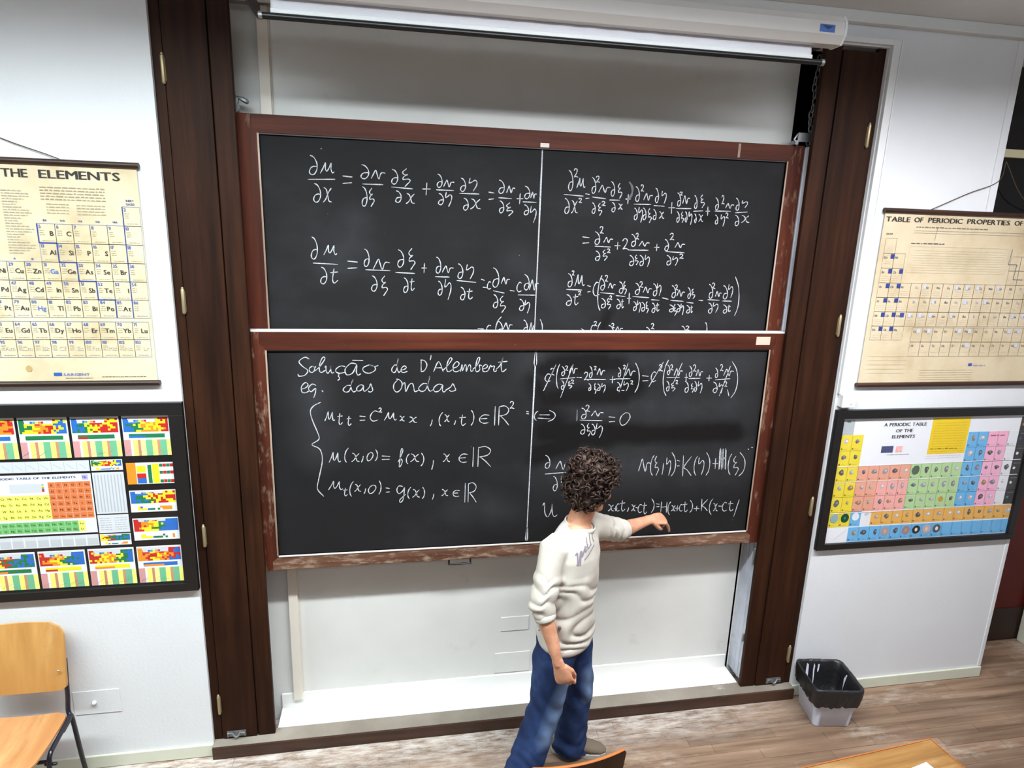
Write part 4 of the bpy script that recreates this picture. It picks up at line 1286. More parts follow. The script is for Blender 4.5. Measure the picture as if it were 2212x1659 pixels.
pitch = 0.2225
for k in range(7):
    xr = -1.799 - k * pitch
    card(P, xr - 0.210, xr, 1.772, 1.974, (3, 2, 1, 0, 5, 6, 4)[k])
    card(P, xr - 0.210, xr, 1.09, 1.291, (7, 6, 5, 4, 0, 3, 2)[k])
x0, x1 = -2.012, -1.797
P.quad(x0, x1, 1.625, 1.736, (228, 228, 232), 1)
P.quad(x0, x0 + 0.042, 1.625, 1.736, O_, 2); P.quad(x0 + 0.045, x0 + 0.086, 1.685, 1.72, Y_, 2); P.quad(x0 + 0.045, x0 + 0.086, 1.655, 1.68, R_, 2); P.quad(x0 + 0.045, x0 + 0.086, 1.628, 1.655, B_, 2)
P.quad(x0 + 0.095, x0 + 0.112, 1.628, 1.724, G_, 2); P.quad(x0 + 0.115, x0 + 0.146, 1.628, 1.73, Y_, 2)
for zc in (1.712, 1.675, 1.63):
    for k, c in enumerate((G_, R_, G_, R_)):
        P.quad(x0 + 0.148 + 0.016 * k, x0 + 0.163 + 0.016 * k, zc, zc + 0.016, c, 2)
card(P, x0, x1, 1.477, 1.592, 10, False); card(P, x0, x1, 1.325, 1.444, 13, False)
for k in range(2):
    sx0 = -2.167 if k == 0 else -2.9
    card(P, sx0, sx0 + 0.14, 1.702, 1.757, 1, False); card(P, sx0, sx0 + 0.14, 1.307, 1.368, 4, False)
    P.quad(sx0, sx0 + 0.14, 1.476, 1.692, (204, 206, 210), 1)
    for j in range(9):
        P.quad(sx0 + 0.008 + 0.0145 * j, sx0 + 0.013 + 0.0145 * j, 1.485, 1.68, (176, 178, 184), 2)
    P.quad(sx0, sx0 + 0.14, 1.374, 1.470, (208, 210, 214), 1)
    for j in range(6):
        P.greek(sx0 + 0.01, sx0 + 0.06, 1.39 + 0.012 * j, 0.005, (176, 178, 184)); P.greek(sx0 + 0.075, sx0 + 0.13, 1.39 + 0.012 * j, 0.005, (176, 178, 184))
bx0, bx1 = -2.885 + 0.15, -2.173
P.quad(bx0, bx1, 1.702, 1.757, (206, 208, 212), 1); P.quad(bx0, bx1, 1.309, 1.370, (206, 208, 212), 1)
for j in range(10):
    xx = bx1 - 0.055 * (j + 1)
    P.line(xx, 1.705, xx, 1.755, 0.001, (150, 152, 156)); P.line(xx, 1.312, xx, 1.368, 0.003, (236, 236, 238))
    P.line(xx + 0.01, 1.74, xx + 0.04, 1.715, 0.0012, (140, 142, 150)); P.quad(xx + 0.004, xx + 0.05, 1.315, 1.35, (190, 192, 196), 2)
P.quad(bx0, bx1, 1.380, 1.690, (222, 224, 228), 1)
P.text('PERIODIC TABLE OF THE ELEMENTS', -2.238, 1.668, 0.011, (66, 70, 116), 'r', 1, fit=0.36)
P.quad(-2.213, -2.186, 1.658, 1.684, (170, 166, 214), 2); P.text('Np', -2.2, 1.667, 0.01, (70, 70, 140), 'c', 1)
OR, YE, GN = (214, 118, 66), (238, 236, 104), (112, 182, 106)
tb_ = [["B C N O F Ne"], ["Al Si P S Cl Ar"], ["Ga Ge As Se Br Kr"], ["In Sn Sb Te I Xe"], ["Tl Pb Bi Po At Rn"], ["Uut Uuq Uup Uuh Uus Uuo"]]
cw, ch = 0.0310, 0.0319
for r in range(6):
    for c, s in enumerate(tb_[r][0].split()):
        xx = -2.3645 + c * cw; z1 = 1.650 - r * ch
        P.quad(xx, xx + cw - 0.001, z1 - ch + 0.001, z1, OR, 2); P.text(s, xx + cw / 2, z1 - 0.021, 0.0115 if len(s) < 3 else 0.008, (96, 50, 26), 'c', 1)
yr = ["Sc Ti V Cr Mn Fe Co Ni Cu Zn", "Y Zr Nb Mo Tc Ru Rh Pd Ag Cd", "La Hf Ta W Re Os Ir Pt Au Hg", "Ac Rf Db Sg Bh Hs Mt Ds Rg Cn"]
for r in range(4):
    for c, s in enumerate(yr[r].split()):
        xx = -2.3645 - (10 - c) * cw; z1 = 1.586 - r * ch
        P.quad(xx, xx + cw - 0.001, z1 - ch + 0.001, z1, YE, 2); P.text(s, xx + cw / 2, z1 - 0.021, 0.0115, (96, 92, 36), 'c', 1)
gr = ["Ce Pr Nd Pm Sm Eu Gd Tb Dy Ho Er Tm Yb Lu", "Th Pa U Np Pu Am Cm Bk Cf Es Fm Md No Lr"]
for r in range(2):
    for c, s in enumerate(gr[r].split()):
        xx = -2.223 - (14 - c) * 0.0305; z1 = 1.447 - r * 0.029
        P.quad(xx, xx + 0.0295, z1 - 0.028, z1, GN if c < 13 else YE, 2); P.text(s, xx + 0.015, z1 - 0.02, 0.0105, (36, 76, 40), 'c', 1)
P.quad(-2.53, -2.39, 1.60, 1.645, (200, 202, 206), 2)
for k, c in enumerate((R_, (90, 90, 160), O_, Y_, (120, 190, 190))):
    P.quad(-2.392, -2.382, 1.603 + 0.008 * k, 1.611 + 0.008 * k, c, 3)
P.build('printing', frL)

# ---- right: pictures of the elements
frR, inn = picture_frame('black-framed poster with element photos on coloured squares below the right wall chart', 1.793, 3.207, 1.043, 1.934, (0.052, 0.038, 0.052), M_sheet)
P = Print(-0.0122)
YL, SA, GRN, BLU, PNK, ORG, WHT = (226, 204, 62), (226, 160, 136), (176, 206, 150), (108, 176, 222), (240, 176, 202), (226, 172, 88), (228, 228, 232)
pc = 0.0722
X0 = 1.857
zr = [1.777, 1.679, 1.581, 1.483, 1.383, 1.285, 1.188]


def ecell(x0, x1, z0, z1, col, pic=True, lab=True):
    P.quad(x0 + 0.0006, x1 - 0.0006, z0 + 0.0006, z1 - 0.0006, col, 2)
    P.rect(x0, x1, z0, z1, 0.0012, tuple(min(255, int(c * 1.08 + 10)) for c in col), 3)
    if pic:
        g = P.rng.choice([(96, 96, 104), (130, 126, 130), (150, 146, 152), (84, 80, 84), (186, 180, 184), (150, 120, 90)])
        x, z = (x0 + x1) / 2 + P.rng.uniform(-.006, .006), z0 + (z1 - z0) * 0.6
        P.blob(x, z, P.rng.uniform(0.014, 0.027), P.rng.uniform(0.014, 0.027), g, 4, 9, 0.45)
        P.blob(x + 0.004, z + 0.004, 0.010, 0.009, tuple(min(255, c + 50) for c in g), 5, 7, 0.4)
    if lab:
        d = tuple(int(c * 0.55) for c in col)
        P.quad(x0 + 0.006, x0 + 0.015, z0 + 0.008, z0 + 0.018, d, 4)
        P.greek(x0 + 0.02, x0 + 0.05, z0 + 0.01, 0.004, tuple(int(c * 0.85) for c in col), 4)


P.quad(X0, X0 + pc, 1.779, 1.87, (176, 180, 184), 2); P.quad(X0 + 0.02, X0 + 0.045, 1.855, 1.866, (60, 110, 90), 3)
for r in range(6):
    for c in range(2):
        ecell(X0 + c * pc, X0 + (c + 1) * pc, zr[r + 1], zr[r], YL)
        if r == 5:
            P.blob(X0 + (c + 0.5) * pc, zr[r] - 0.04, 0.028, 0.03, ((140, 168, 168), (22, 70, 46))[c], 6, 16, 0.03)
            if c:
                P.blob(X0 + 1.5 * pc, zr[r] - 0.04, 0.008, 0.009, (40, 140, 96), 7, 10, 0.1)
for r in range(2, 5):
    for c in range(2, 7):
        ecell(X0 + c * pc, X0 + (c + 1) * pc, zr[r + 1], zr[r], SA if r < 3 or c < 4 else (236, 168, 160))
    for c in range(7, 12):
        ecell(X0 + c * pc, X0 + (c + 1) * pc, zr[r + 1], zr[r], GRN)
P.blob(X0 + 7.5 * pc, zr[2] - 0.04, 0.036, 0.036, (86, 100, 80), 6, 9, 0.3); P.blob(X0 + 10.5 * pc, zr[4] - 0.04, 0.02, 0.02, (196, 150, 60), 6, 10, 0.2)
for r in range(5):
    for c in range(12, 14):
        ecell(X0 + c * pc, X0 + (c + 1) * pc, zr[r + 1], zr[r], BLU)
    for c in range(14, 16):
        ecell(X0 + c * pc, X0 + (c + 1) * pc, zr[r + 1], zr[r], PNK, r not in (0,))
    ecell(X0 + 16 * pc, X0 + 17 * pc, zr[r + 1], zr[r], WHT, r in (2, 3))
P.greek(X0 + 14.2 * pc, X0 + 15.7 * pc, zr[0] - 0.03, 0.012, (176, 90, 90), 5)
for r in range(-1, 5):
    ecell(X0 + 17 * pc, X0 + 18.1 * pc, (zr[r + 1] if r >= 0 else zr[0]), (zr[r] if r >= 0 else 1.868), (58, 58, 60), False, False)
    P.blob(X0 + 17.3 * pc, (zr[r] if r >= 0 else 1.868) - 0.05, 0.012, 0.012, ((200, 120, 60), (80, 76, 130), (220, 220, 216), (210, 210, 190), (220, 220, 200), (60, 140, 100))[r + 1], 5, 8, 0.3)
    P.greek(X0 + 17.2 * pc, X0 + 17.9 * pc, (zr[r] if r >= 0 else 1.868) - 0.02, 0.006, (130, 130, 130), 5)
ecell(X0 + 2 * pc, X0 + 3 * pc, zr[6], zr[5], BLU, False); P.blob(X0 + 2.5 * pc, zr[5] - 0.035, 0.026, 0.028, (226, 228, 232), 6, 12, 0.1)
P.blob(X0 + 3.5 * pc, zr[5] - 0.02, 0.02, 0.012, (196, 196, 200), 4, 8, 0.4)
for c in range(14):
    w14 = 0.0737
    ecell(2.144 + c * w14, 2.144 + (c + 1) * w14, 1.190, 1.279, ORG)
for c in range(16):
    ecell(2.003 + c * w14, 2.003 + (c + 1) * w14, 1.086, 1.180, BLU, c < 9)
for c, (g, g2) in ((3, ((176, 150, 146), (196, 170, 166))), (5, ((160, 130, 126), (180, 150, 140))), (6, ((50, 48, 48), (226, 224, 220))), (7, ((196, 168, 158), (226, 200, 190))), (8, ((84, 84, 88), (226, 226, 226)))):
    P.blob(2.003 + (c + 0.5) * w14, 1.142, 0.029, 0.029, g, 6, 16, 0.03); P.blob(2.003 + (c + 0.5) * w14, 1.142, 0.011, 0.014, g2, 7, 10, 0.1)
P.line(1.91, 1.10, 1.99, 1.165, 0.0015, (160, 160, 164), 2)
P.text('A PERIODIC TABLE', 2.272, 1.826, 0.021, (48, 44, 46), 'c', 1, fit=0.29)
P.text('OF THE', 2.272, 1.787, 0.021, (48, 44, 46), 'c', 1, fit=0.118); P.text('ELEMENTS', 2.272, 1.75, 0.021, (48, 44, 46), 'c', 1, fit=0.158)
P.quad(2.135, 2.215, 1.66, 1.702, (72, 76, 112), 2); P.quad(2.235, 2.278, 1.662, 1.698, (238, 150, 142), 2)
for k in range(4):
    P.quad(2.24 + 0.01 * k, 2.245 + 0.01 * k, 1.665, 1.695, (246, 214, 210), 3)
P.greek(2.18, 2.33, 1.644, 0.007, (160, 160, 166))
P.quad(2.455, 2.718, 1.642, 1.872, (232, 198, 40), 2)
for k in range(12):
    P.greek(2.475, 2.70, 1.655 + 0.0165 * k, 0.006, (206, 172, 34), 3)
P.greek(2.47, 2.66, 1.672, 0.009, (150, 124, 30), 4)
P.greek(2.45, 2.70, 1.628, 0.006, (238, 190, 196)); P.greek(2.45, 2.70, 1.614, 0.006, (190, 208, 220))
# folds of the paper
for z in (1.585, 1.485, 1.282):
    P.line(1.86, z - 0.004, 3.14, z + 0.003, 0.0035, (244, 240, 240), 8)
P.build('printing', frR)

# ------------------------------------------------------------------ chairs
M_ply = wood('beech_plywood', (176, 124, 66), (192, 140, 78), (206, 158, 94), 'z', 0.4, 0.4, wear=(222, 186, 130), wear_lo=0.52, wear_hi=0.85, wear_scale=4, fscale=0.5)
M_plyseat = wood('beech_plywood_seat', (168, 114, 68), (186, 130, 82), (200, 148, 98), 'y', 0.4, 0.4, wear=(214, 170, 118), wear_lo=0.52, wear_hi=0.85, wear_scale=4, fscale=0.5)
M_plydark = wood('brown_plywood', (50, 29, 14), (68, 41, 20), (86, 54, 28), 'z', 0.4, 0.4)
M_plyedge = wood('plywood_edge', (140, 78, 34), (170, 98, 44), (190, 116, 58), 'x', 0.5, 0.3)
M_tube = plain('black_tube', (24, 24, 34), 0.25, 0.55)
M_rivet = plain('rivet', (190, 186, 176), 0.35, 0.5, 0.8)


def shell(w, h, rc_top, rc_bot, bow, sag, nu=28, nv=18):
    """rounded curved plywood sheet in x (width) / v (0..1), returns point fn grid"""
    rows_ = []
    for j in range(nv + 1):
        v = j / nv
        zt = v * h
        half = w / 2
        d = h - zt
        if d < rc_top:
            half -= rc_top - math.sqrt(max(0, rc_top ** 2 - (rc_top - d) ** 2))
        if zt < rc_bot:
            half -= rc_bot - math.sqrt(max(0, rc_bot ** 2 - (rc_bot - zt) ** 2))
        rows_.append([(half * (2 * i / nu - 1), zt) for i in range(nu + 1)])
    return rows_


def grid_mesh(rows_, fn, thick):
    bm = bmesh.new()
    V = [[bm.verts.new(fn(x, v)) for x, v in r] for r in rows_]
    for a, b2 in zip(V[:-1], V[1:]):
        for i in range(len(a) - 1):
            bm.faces.new((a[i], a[i + 1], b2[i + 1], b2[i]))
    bmesh.ops.recalc_face_normals(bm, faces=bm.faces[:])
    r = bmesh.ops.solidify(bm, geom=bm.faces[:], thickness=thick)
    return bm


def school_chair(label, loc, rz, back_mat, seat_mat, corner, edge=None):
    t = thing('school_chair', label, 'chair', loc, rz, 'plywood school chairs')
    # local: sits facing -y
    H0, HB = 0.575, 0.345
    bm = grid_mesh(shell(0.405, HB, corner, 0.03, 0, 0),
                   lambda x, v: (x, 0.135 + 0.05 * (v / HB) ** 1.3 - 0.028 * (x / 0.2) ** 2 + 0.015, H0 + v * (1.0) - 0.022 * (1 - (x / 0.2) ** 2) * (1 - v / HB)), 0.011)
    bk = new('backrest', bm, back_mat, t); smooth(bk, 50)
    if edge:
        bm = bmesh.new()
        r = shell(0.405, HB, corner, 0.03, 0, 0)[-1]
        pts = [(x, 0.135 + 0.05 - 0.028 * (x / 0.2) ** 2 + 0.015 - 0.0055, H0 + HB) for x, v in r]
        tube(bm, pts, [(0.0066, 0.004)] * len(pts), 8, (0, 1, 0), True, False)
        smooth(new('top_edge', bm, edge, t), 60)
    bm = grid_mesh(shell(0.39, 0.39, 0.05, 0.09, 0, 0), lambda x, v: (x, -0.26 + v, 0.437 + 0.012 * (x / 0.2) ** 2 - 0.012 * math.sin(v / 0.39 * 3.14) - (0.03 * max(0, 0.1 - v) ** 2 / 0.01)), 0.011)
    smooth(new('seat', bm, seat_mat, t), 50)
    for s in (-1, 1):
        x = s * 0.203
        bm = bmesh.new()
        tube(bm, catmull([(x, 0.185, 0.0), (x, 0.16, 0.16), (x, 0.128, 0.40), (x, 0.105, 0.432), (x, 0.075, 0.425), (x, -0.06, 0.405), (x, -0.095, 0.395), (x, -0.115, 0.355), (x, -0.135, 0.2), (x, -0.158, 0.0)], 4), 0.0115, 10)
        smooth(new('side_frame', bm, M_tube, t), 60)
        bm = bmesh.new()
        xu = s * 0.19
        tube(bm, catmull([(x, 0.03, 0.41), (x, 0.105, 0.425), (xu, 0.128, 0.455), (xu, 0.142, 0.52), (xu, 0.150, 0.60), (xu, 0.165, 0.72)], 4), 0.0115, 10)
        smooth(new('back_upright', bm, M_tube, t), 60)
        bm = bmesh.new()
        tube(bm, [(x - s * 0.02, -0.105, 0.345), (x + s * 0.022, -0.105, 0.345)], 0.008, 8)
        smooth(new('stop', bm, M_tube, t), 60)
        for zz_, yy in ((0.70, 0.1), (0.8, 0.115)):
            pass
        bm = bmesh.new()
        ellipsoid(bm, (s * 0.172, 0.128, 0.682), (0.007, 0.004, 0.007), None, 2)
        smooth(new('rivet', bm, M_rivet, t), 60)
    bm = bmesh.new()
    tube(bm, [(-0.203, -0.105, 0.36), (0.203, -0.105, 0.36)], 0.009, 8)
    smooth(new('crossbar', bm, M_tube, t), 60)
    return t


school_chair('light plywood school chair with black tube legs against the left wall', (-2.565, -0.235, 0), 0.0, M_ply, M_plyseat, 0.075)
ch2 = school_chair('dark brown wooden chair back cropped by the bottom edge below the person', (-0.055, -1.075, 0), math.radians(180 + 6.5), M_plydark, M_plydark, 0.012, M_plyedge)

# ------------------------------------------------------------------ desk corner at lower right, with a paper on it
M_desk = wood('desk_top_wood', (116, 80, 40), (148, 106, 58), (172, 132, 82), 'x', 0.4, 0.4, wear=(186, 156, 112), wear_lo=0.5, wear_hi=0.75, wear_scale=4)
dt = thing('desk', 'small wooden desk whose far corner shows at the lower right', 'desk', (1.609, -1.187, 0), math.radians(5.5))
new('desk_top', bbox(-1.1, 0, -0.55, 0, 0.725, 0.75, 0.004), M_desk, dt)
new('edge_strip', bbox(-1.1, 0.004, 0.0, 0.006, 0.723, 0.751, 0.001), M_plyedge, dt)
new('edge_strip', bbox(0.0, 0.006, -0.55, 0.0, 0.723, 0.751, 0.001), M_plyedge, dt)
for sx_ in (-1.05, -0.05):
    for sy_ in (-0.5, -0.05):
        bm = bmesh.new(); tube(bm, [(sx_, sy_, 0.0), (sx_, sy_, 0.725)], 0.0135, 10, None, True, False)
        smooth(new('leg', bm, M_tube, dt), 60)
for a in (((-1.05, -0.5, 0.70), (-0.05, -0.5, 0.70)), ((-1.05, -0.05, 0.70), (-0.05, -0.05, 0.70)), ((-1.05, -0.5, 0.7), (-1.05, -0.05, 0.7)), ((-0.05, -0.5, 0.7), (-0.05, -0.05, 0.7))):
    bm = bmesh.new(); tube(bm, a, 0.011, 8, None, True, False)
    smooth(new('frame_rail', bm, M_tube, dt), 60)
bm = bbox(-0.105, 0.105, -0.148, 0.148, 0, 0.0009)
pp = tag(new('paper_sheet', bm, plain('white_paper', (240, 240, 236), 0.8, 0.2)), 'white sheet of paper lying on the desk corner', 'paper')
pp.location = (1.415, -1.465, 0.7509); pp.rotation_euler = (0, 0, math.radians(12))

# ------------------------------------------------------------------ waste bin
bt = thing('waste_bin', 'white square waste bin lined with a black bag beside the right casing', 'waste bin', (1.897, -0.185, 0), math.radians(-9))
M_bin = plain('bin_plastic', (206, 208, 222), 0.4, 0.4)
mt, nt, b = base('bin_bag', 0.3, 0.5)
b.inputs['Base Color'].default_value = L4((30, 29, 31))
bump(nt, b, noise(nt, mapping(nt, (1, 1, 1), 'Object'), 38, 5, 0.6), 0.8, 0.006)
M_bag = mt


def sq_ring(h, z, r=0.22, n=64, amp=0.0, seed=0):
    rr = random.Random(seed)
    out = []
    for k in range(n):
        a = 2 * math.pi * k / n
        c, s_ = math.cos(a), math.sin(a)
        q = (abs(c) ** 11 + abs(s_) ** 11) ** (-1 / 11)
        rad = h * q + amp * (rr.random() - 0.5)
        out.append(Vector((rad * c, rad * s_, z + (amp * 0.8) * (rr.random() - 0.5))))
    return out


def skin(rings, close_bottom=False):
    bm = bmesh.new()
    V = [[bm.verts.new(p) for p in r] for r in rings]
    n = len(V[0])
    for a, c in zip(V[:-1], V[1:]):
        for k in range(n):
            bm.faces.new((a[k], a[(k + 1) % n], c[(k + 1) % n], c[k]))
    if close_bottom:
        bm.faces.new(list(reversed(V[0])))
    return bm


BH = 0.275
bm = skin([sq_ring(0.108, 0.0), sq_ring(0.112, 0.004), sq_ring(0.138, BH - 0.01), sq_ring(0.143, BH - 0.008), sq_ring(0.143, BH)], True)
o = new('bin_body', bm, M_bin, bt); smooth(o, 40)
sd = o.modifiers.new('thick', 'SOLIDIFY'); sd.thickness = 0.003
bm = skin([sq_ring(0.144, BH - 0.115, amp=0.022, seed=1), sq_ring(0.147, BH - 0.095, amp=0.012, seed=2), sq_ring(0.150, BH - 0.05, amp=0.007, seed=3), sq_ring(0.153, BH - 0.012, amp=0.004, seed=4), sq_ring(0.151, BH + 0.007, amp=0.004, seed=5),
           sq_ring(0.143, BH + 0.009, amp=0.004, seed=6), sq_ring(0.134, BH - 0.004, amp=0.004, seed=7), sq_ring(0.128, BH - 0.06, amp=0.02, seed=8), sq_ring(0.117, BH - 0.14, amp=0.025, seed=9), sq_ring(0.095, BH - 0.21, amp=0.03, seed=10), sq_ring(0.03, BH - 0.23, amp=0.01, seed=11)])
V0 = [v for v in bm.verts][-64:]
bm.faces.new(V0)
o = new('bin_liner', bm, M_bag, bt); smooth(o, 180)
sm_ = o.modifiers.new('relax', 'SMOOTH'); sm_.iterations = 1; sm_.factor = 0.4

# ------------------------------------------------------------------ the lecturer
per = thing('person', 'person in a white sweater and blue jeans pointing at the lower blackboard', 'person', (0.11, -0.36, 0.0))
FD = Vector((0.80, -0.60, 0)).normalized()      # chest direction
LD = Vector((0.60, 0.80, 0)).normalized()       # towards his left side
UPV = Vector((0, 0, 1))

# joints
NECK = Vector((0.178, -0.362, 1.475))
HEAD = Vector((0.242, -0.350, 1.660))
RSH, REL, RWR = Vector((0.022, -0.475, 1.400)), Vector((-0.040, -0.545, 1.150)), Vector((0.040, -0.615, 0.862))
LSH, LEL, LWR = Vector((0.285, -0.250, 1.400)), Vector((0.475, -0.170, 1.325)), Vector((0.672, -0.090, 1.337))
RHIP, RKN, RAN = Vector((0.075, -0.440, 0.900)), Vector((0.035, -0.440, 0.490)), Vector((-0.085, -0.465, 0.085))
LHIP, LKN, LAN = Vector((0.180, -0.315, 0.900)), Vector((0.255, -0.315, 0.480)), Vector((0.235, -0.255, 0.085))

HF = Vector((0.85, 0.42, -0.30)).normalized()   # where the face looks
HS = HF.cross(UPV).normalized()                 # his right-hand side of the head
HU = HS.cross(HF).normalized()
HROT = Matrix((HS, HF, HU)).transposed()


def hp(s, f, u):
    return HEAD + HS * s + HF * f + HU * u


def hand(bm, W, d, n, s, curls, thumb, size=1.0, spread=0.0):
    """W wrist, d towards knuckles, n out of the back of the hand, s towards the thumb"""
    d = Vector(d).normalized(); n = Vector(n); n = (n - d * n.dot(d)).normalized()
    s = Vector(s); s = (s - d * s.dot(d) - n * s.dot(n)).normalized()
    k = size
    tube(bm, [W - d * 0.02 * k, W + d * 0.012 * k, W + d * 0.045 * k, W + d * 0.075 * k, W + d * 0.092 * k],
         [(0.026 * k, 0.020 * k), (0.029 * k, 0.018 * k), (0.038 * k, 0.0165 * k), (0.042 * k, 0.0145 * k), (0.041 * k, 0.011 * k)], 16, s)
    lens = [(0.043, 0.027, 0.021), (0.047, 0.030, 0.022), (0.043, 0.028, 0.021), (0.034, 0.021, 0.018)]
    for i in range(4):
        off = (0.033 - 0.0218 * i)
        P_ = W + d * (0.090 - 0.004 * abs(i - 1) - (0.006 if i == 3 else 0)) * k + s * off * k
        rad = (0.0092, 0.0096, 0.0090, 0.0078)[i] * k
        pts = [P_ - d * 0.018 * k]
        rd = [rad * 0.95]
        a = 0.0
        cur = P_
        pts.append(cur); rd.append(rad)
        for j in range(3):
            a += math.radians(curls[i][j])
            dr = d * math.cos(a) - n * math.sin(a) + s * spread * (1.5 - i) * 0.3
            dr.normalize()
            nx = cur + dr * lens[i][j] * k
            pts.append(cur.lerp(nx, 0.5)); rd.append(rad * (0.95 - 0.08 * j))
            pts.append(nx); rd.append(rad * (0.98 - 0.1 * j))
            cur = nx
        tube(bm, pts, rd, 10)
    tb0 = W + d * 0.022 * k + s * 0.022 * k - n * 0.004 * k
    td = [Vector(d * q[0] + s * q[1] - n * q[2]).normalized() for q in thumb]
    p1 = tb0 + td[0] * 0.042 * k; p2 = p1 + td[1] * 0.031 * k; p3 = p2 + td[2] * 0.024 * k
    tube(bm, [tb0, tb0.lerp(p1, 0.5), p1, p1.lerp(p2, 0.5), p2, p3], [0.015 * k, 0.0135 * k, 0.0115 * k, 0.0105 * k, 0.0102 * k, 0.0075 * k], 10)


def remeshed(bm, voxel, sm_it, name, sm_f=0.5):
    me = bpy.data.meshes.new(name + '_src'); bm.normal_update(); bmesh.ops.recalc_face_normals(bm, faces=bm.faces[:]); bm.to_mesh(me); bm.free()
    ob = bpy.data.objects.new('tmp', me); COL.objects.link(ob)
    rm = ob.modifiers.new('r', 'REMESH'); rm.mode = 'VOXEL'; rm.voxel_size = voxel; rm.use_smooth_shade = True
    if sm_it:
        s_ = ob.modifiers.new('s', 'SMOOTH'); s_.iterations = sm_it; s_.factor = sm_f
    dg = bpy.context.evaluated_depsgraph_get(); dg.update()
    out = bpy.data.meshes.new_from_object(ob.evaluated_get(dg))
    bpy.data.objects.remove(ob); bpy.data.meshes.remove(me)
    out.name = name
    return out


def displace(me, fn):
    n = len(me.vertices)
    co = np.empty(n * 3, np.float32); me.vertices.foreach_get('co', co); co = co.reshape(-1, 3)
    no = np.empty(n * 3, np.float32); me.vertex_normals.foreach_get('vector', no); no = no.reshape(-1, 3)
    co = co + no * fn(co, no)[:, None].astype(np.float32)
    me.vertices.foreach_set('co', co.ravel()); me.update()


def put(name, me, mat, parent, label=None):
    o = bpy.data.objects.new(name, me); COL.objects.link(o)
    me.materials.clear(); me.materials.append(mat)
    for p in me.polygons:
        p.use_smooth = True
    o.parent = parent; o.matrix_parent_inverse = pinv(parent)
    if label:
        o['label'] = label
    return o


# skin
mt, nt, b = base('skin', 0.5, 0.35)
v = mapping(nt, (1, 1, 1), 'Object')
nt.links.new(ramp(nt, noise(nt, v, 14, 4), [(0.3, L4((178, 120, 92))), (0.6, L4((206, 150, 120)))]).outputs[0], b.inputs['Base Color'])
b.inputs['Subsurface Weight'].default_value = 0.08
b.inputs['Subsurface Radius'].default_value = (0.02, 0.008, 0.004)
M_skin = mt

bm = bmesh.new()
# head
ellipsoid(bm, hp(0, -0.012, 0.035), (0.074, 0.094, 0.090), HROT, 4)
ellipsoid(bm, hp(0, 0.030, -0.020), (0.062, 0.066, 0.092), HROT, 4)
ellipsoid(bm, hp(0, 0.064, -0.094), (0.036, 0.032, 0.028), HROT, 3)
for s_ in (-1, 1):
    ellipsoid(bm, hp(0.048 * s_, 0.012, -0.060), (0.020, 0.046, 0.034), HROT, 3)
    ellipsoid(bm, hp(0.040 * s_, 0.070, -0.022), (0.022, 0.020, 0.022), HROT, 3)     # cheekbones
    ellipsoid(bm, hp(0.078 * s_, -0.004, -0.010), (0.008, 0.018, 0.030), HROT, 3)    # ears
    ellipsoid(bm, hp(0.030 * s_, 0.086, 0.024), (0.024, 0.010, 0.008), HROT, 3)      # brows
tube(bm, [hp(0, 0.094, 0.018), hp(0, 0.106, -0.010), hp(0, 0.115, -0.030)], [0.008, 0.011, 0.014], 10)
ellipsoid(bm, hp(0, 0.104, -0.036), (0.018, 0.010, 0.008), HROT, 3)
ellipsoid(bm, hp(0, 0.092, -0.060), (0.024, 0.010, 0.006), HROT, 3)
ellipsoid(bm, hp(0, 0.089, -0.070), (0.021, 0.010, 0.007), HROT, 3)
# neck and trunk
tube(bm, [NECK - UPV * 0.05, NECK + UPV * 0.02, NECK.lerp(HEAD, 0.55), HEAD + Vector((0, 0, -0.02))], [(0.075, 0.07), (0.060, 0.060), (0.056, 0.058), (0.055, 0.058)], 20, LD)
tube(bm, [Vector((0.13, -0.375, 0.90)), Vector((0.135, -0.372, 1.05)), Vector((0.150, -0.366, 1.22)), Vector((0.156, -0.364, 1.36)), Vector((0.165, -0.362, 1.42))],
     [(0.14, 0.095), (0.13, 0.09), (0.15, 0.10), (0.155, 0.095), (0.12, 0.08)], 24, LD)
for A, B_2, C_ in ((RSH, REL, RWR), (LSH, LEL, LWR)):
    tube(bm, [A, A.lerp(B_2, 0.5), B_2], [0.050, 0.044, 0.039], 16)
    tube(bm, [B_2, B_2.lerp(C_, 0.28), B_2.lerp(C_, 0.7), C_], [0.038, 0.041, 0.031, (0.0255, 0.0215)], 16)
for A, B_2, C_ in ((RHIP, RKN, RAN), (LHIP, LKN, LAN)):
    tube(bm, [A, A.lerp(B_2, 0.5), B_2, B_2.lerp(C_, 0.35), C_], [0.080, 0.068, 0.050, 0.050, 0.034], 16)
for A, dx in ((RAN, Vector((0.9, -0.43, 0))), (LAN, Vector((0.95, -0.30, 0)))):
    tube(bm, [A - dx * 0.03 + Vector((0, 0, -0.045)), A + dx * 0.06 + Vector((0, 0, -0.045)), A + dx * 0.15 + Vector((0, 0, -0.06))], [0.03, 0.032, 0.022], 12)
# hands
hand(bm, RWR, (0.34, -0.10, -0.93), (-0.35, -0.93, -0.05), (0.93, -0.30, 0.30), [(34, 66, 42), (38, 70, 44), (42, 72, 44), (46, 70, 42)],
     [(0.80, 0.50, 0.30), (0.95, 0.02, 0.4), (0.9, -0.2, 0.5)], 1.08)
hand(bm, LWR, (0.95, 0.26, -0.08), (-0.06, -0.42, 0.90), (0.30, -0.85, -0.42), [(46, 8, 5), (72, 88, 48), (76, 90, 48), (78, 86, 46)],
     [(0.72, 0.28, 0.62), (0.85, -0.15, 0.6), (0.85, -0.35, 0.5)], 1.06)
me = remeshed(bm, 0.0036, 3, 'body')
put('body', me, M_skin, per)

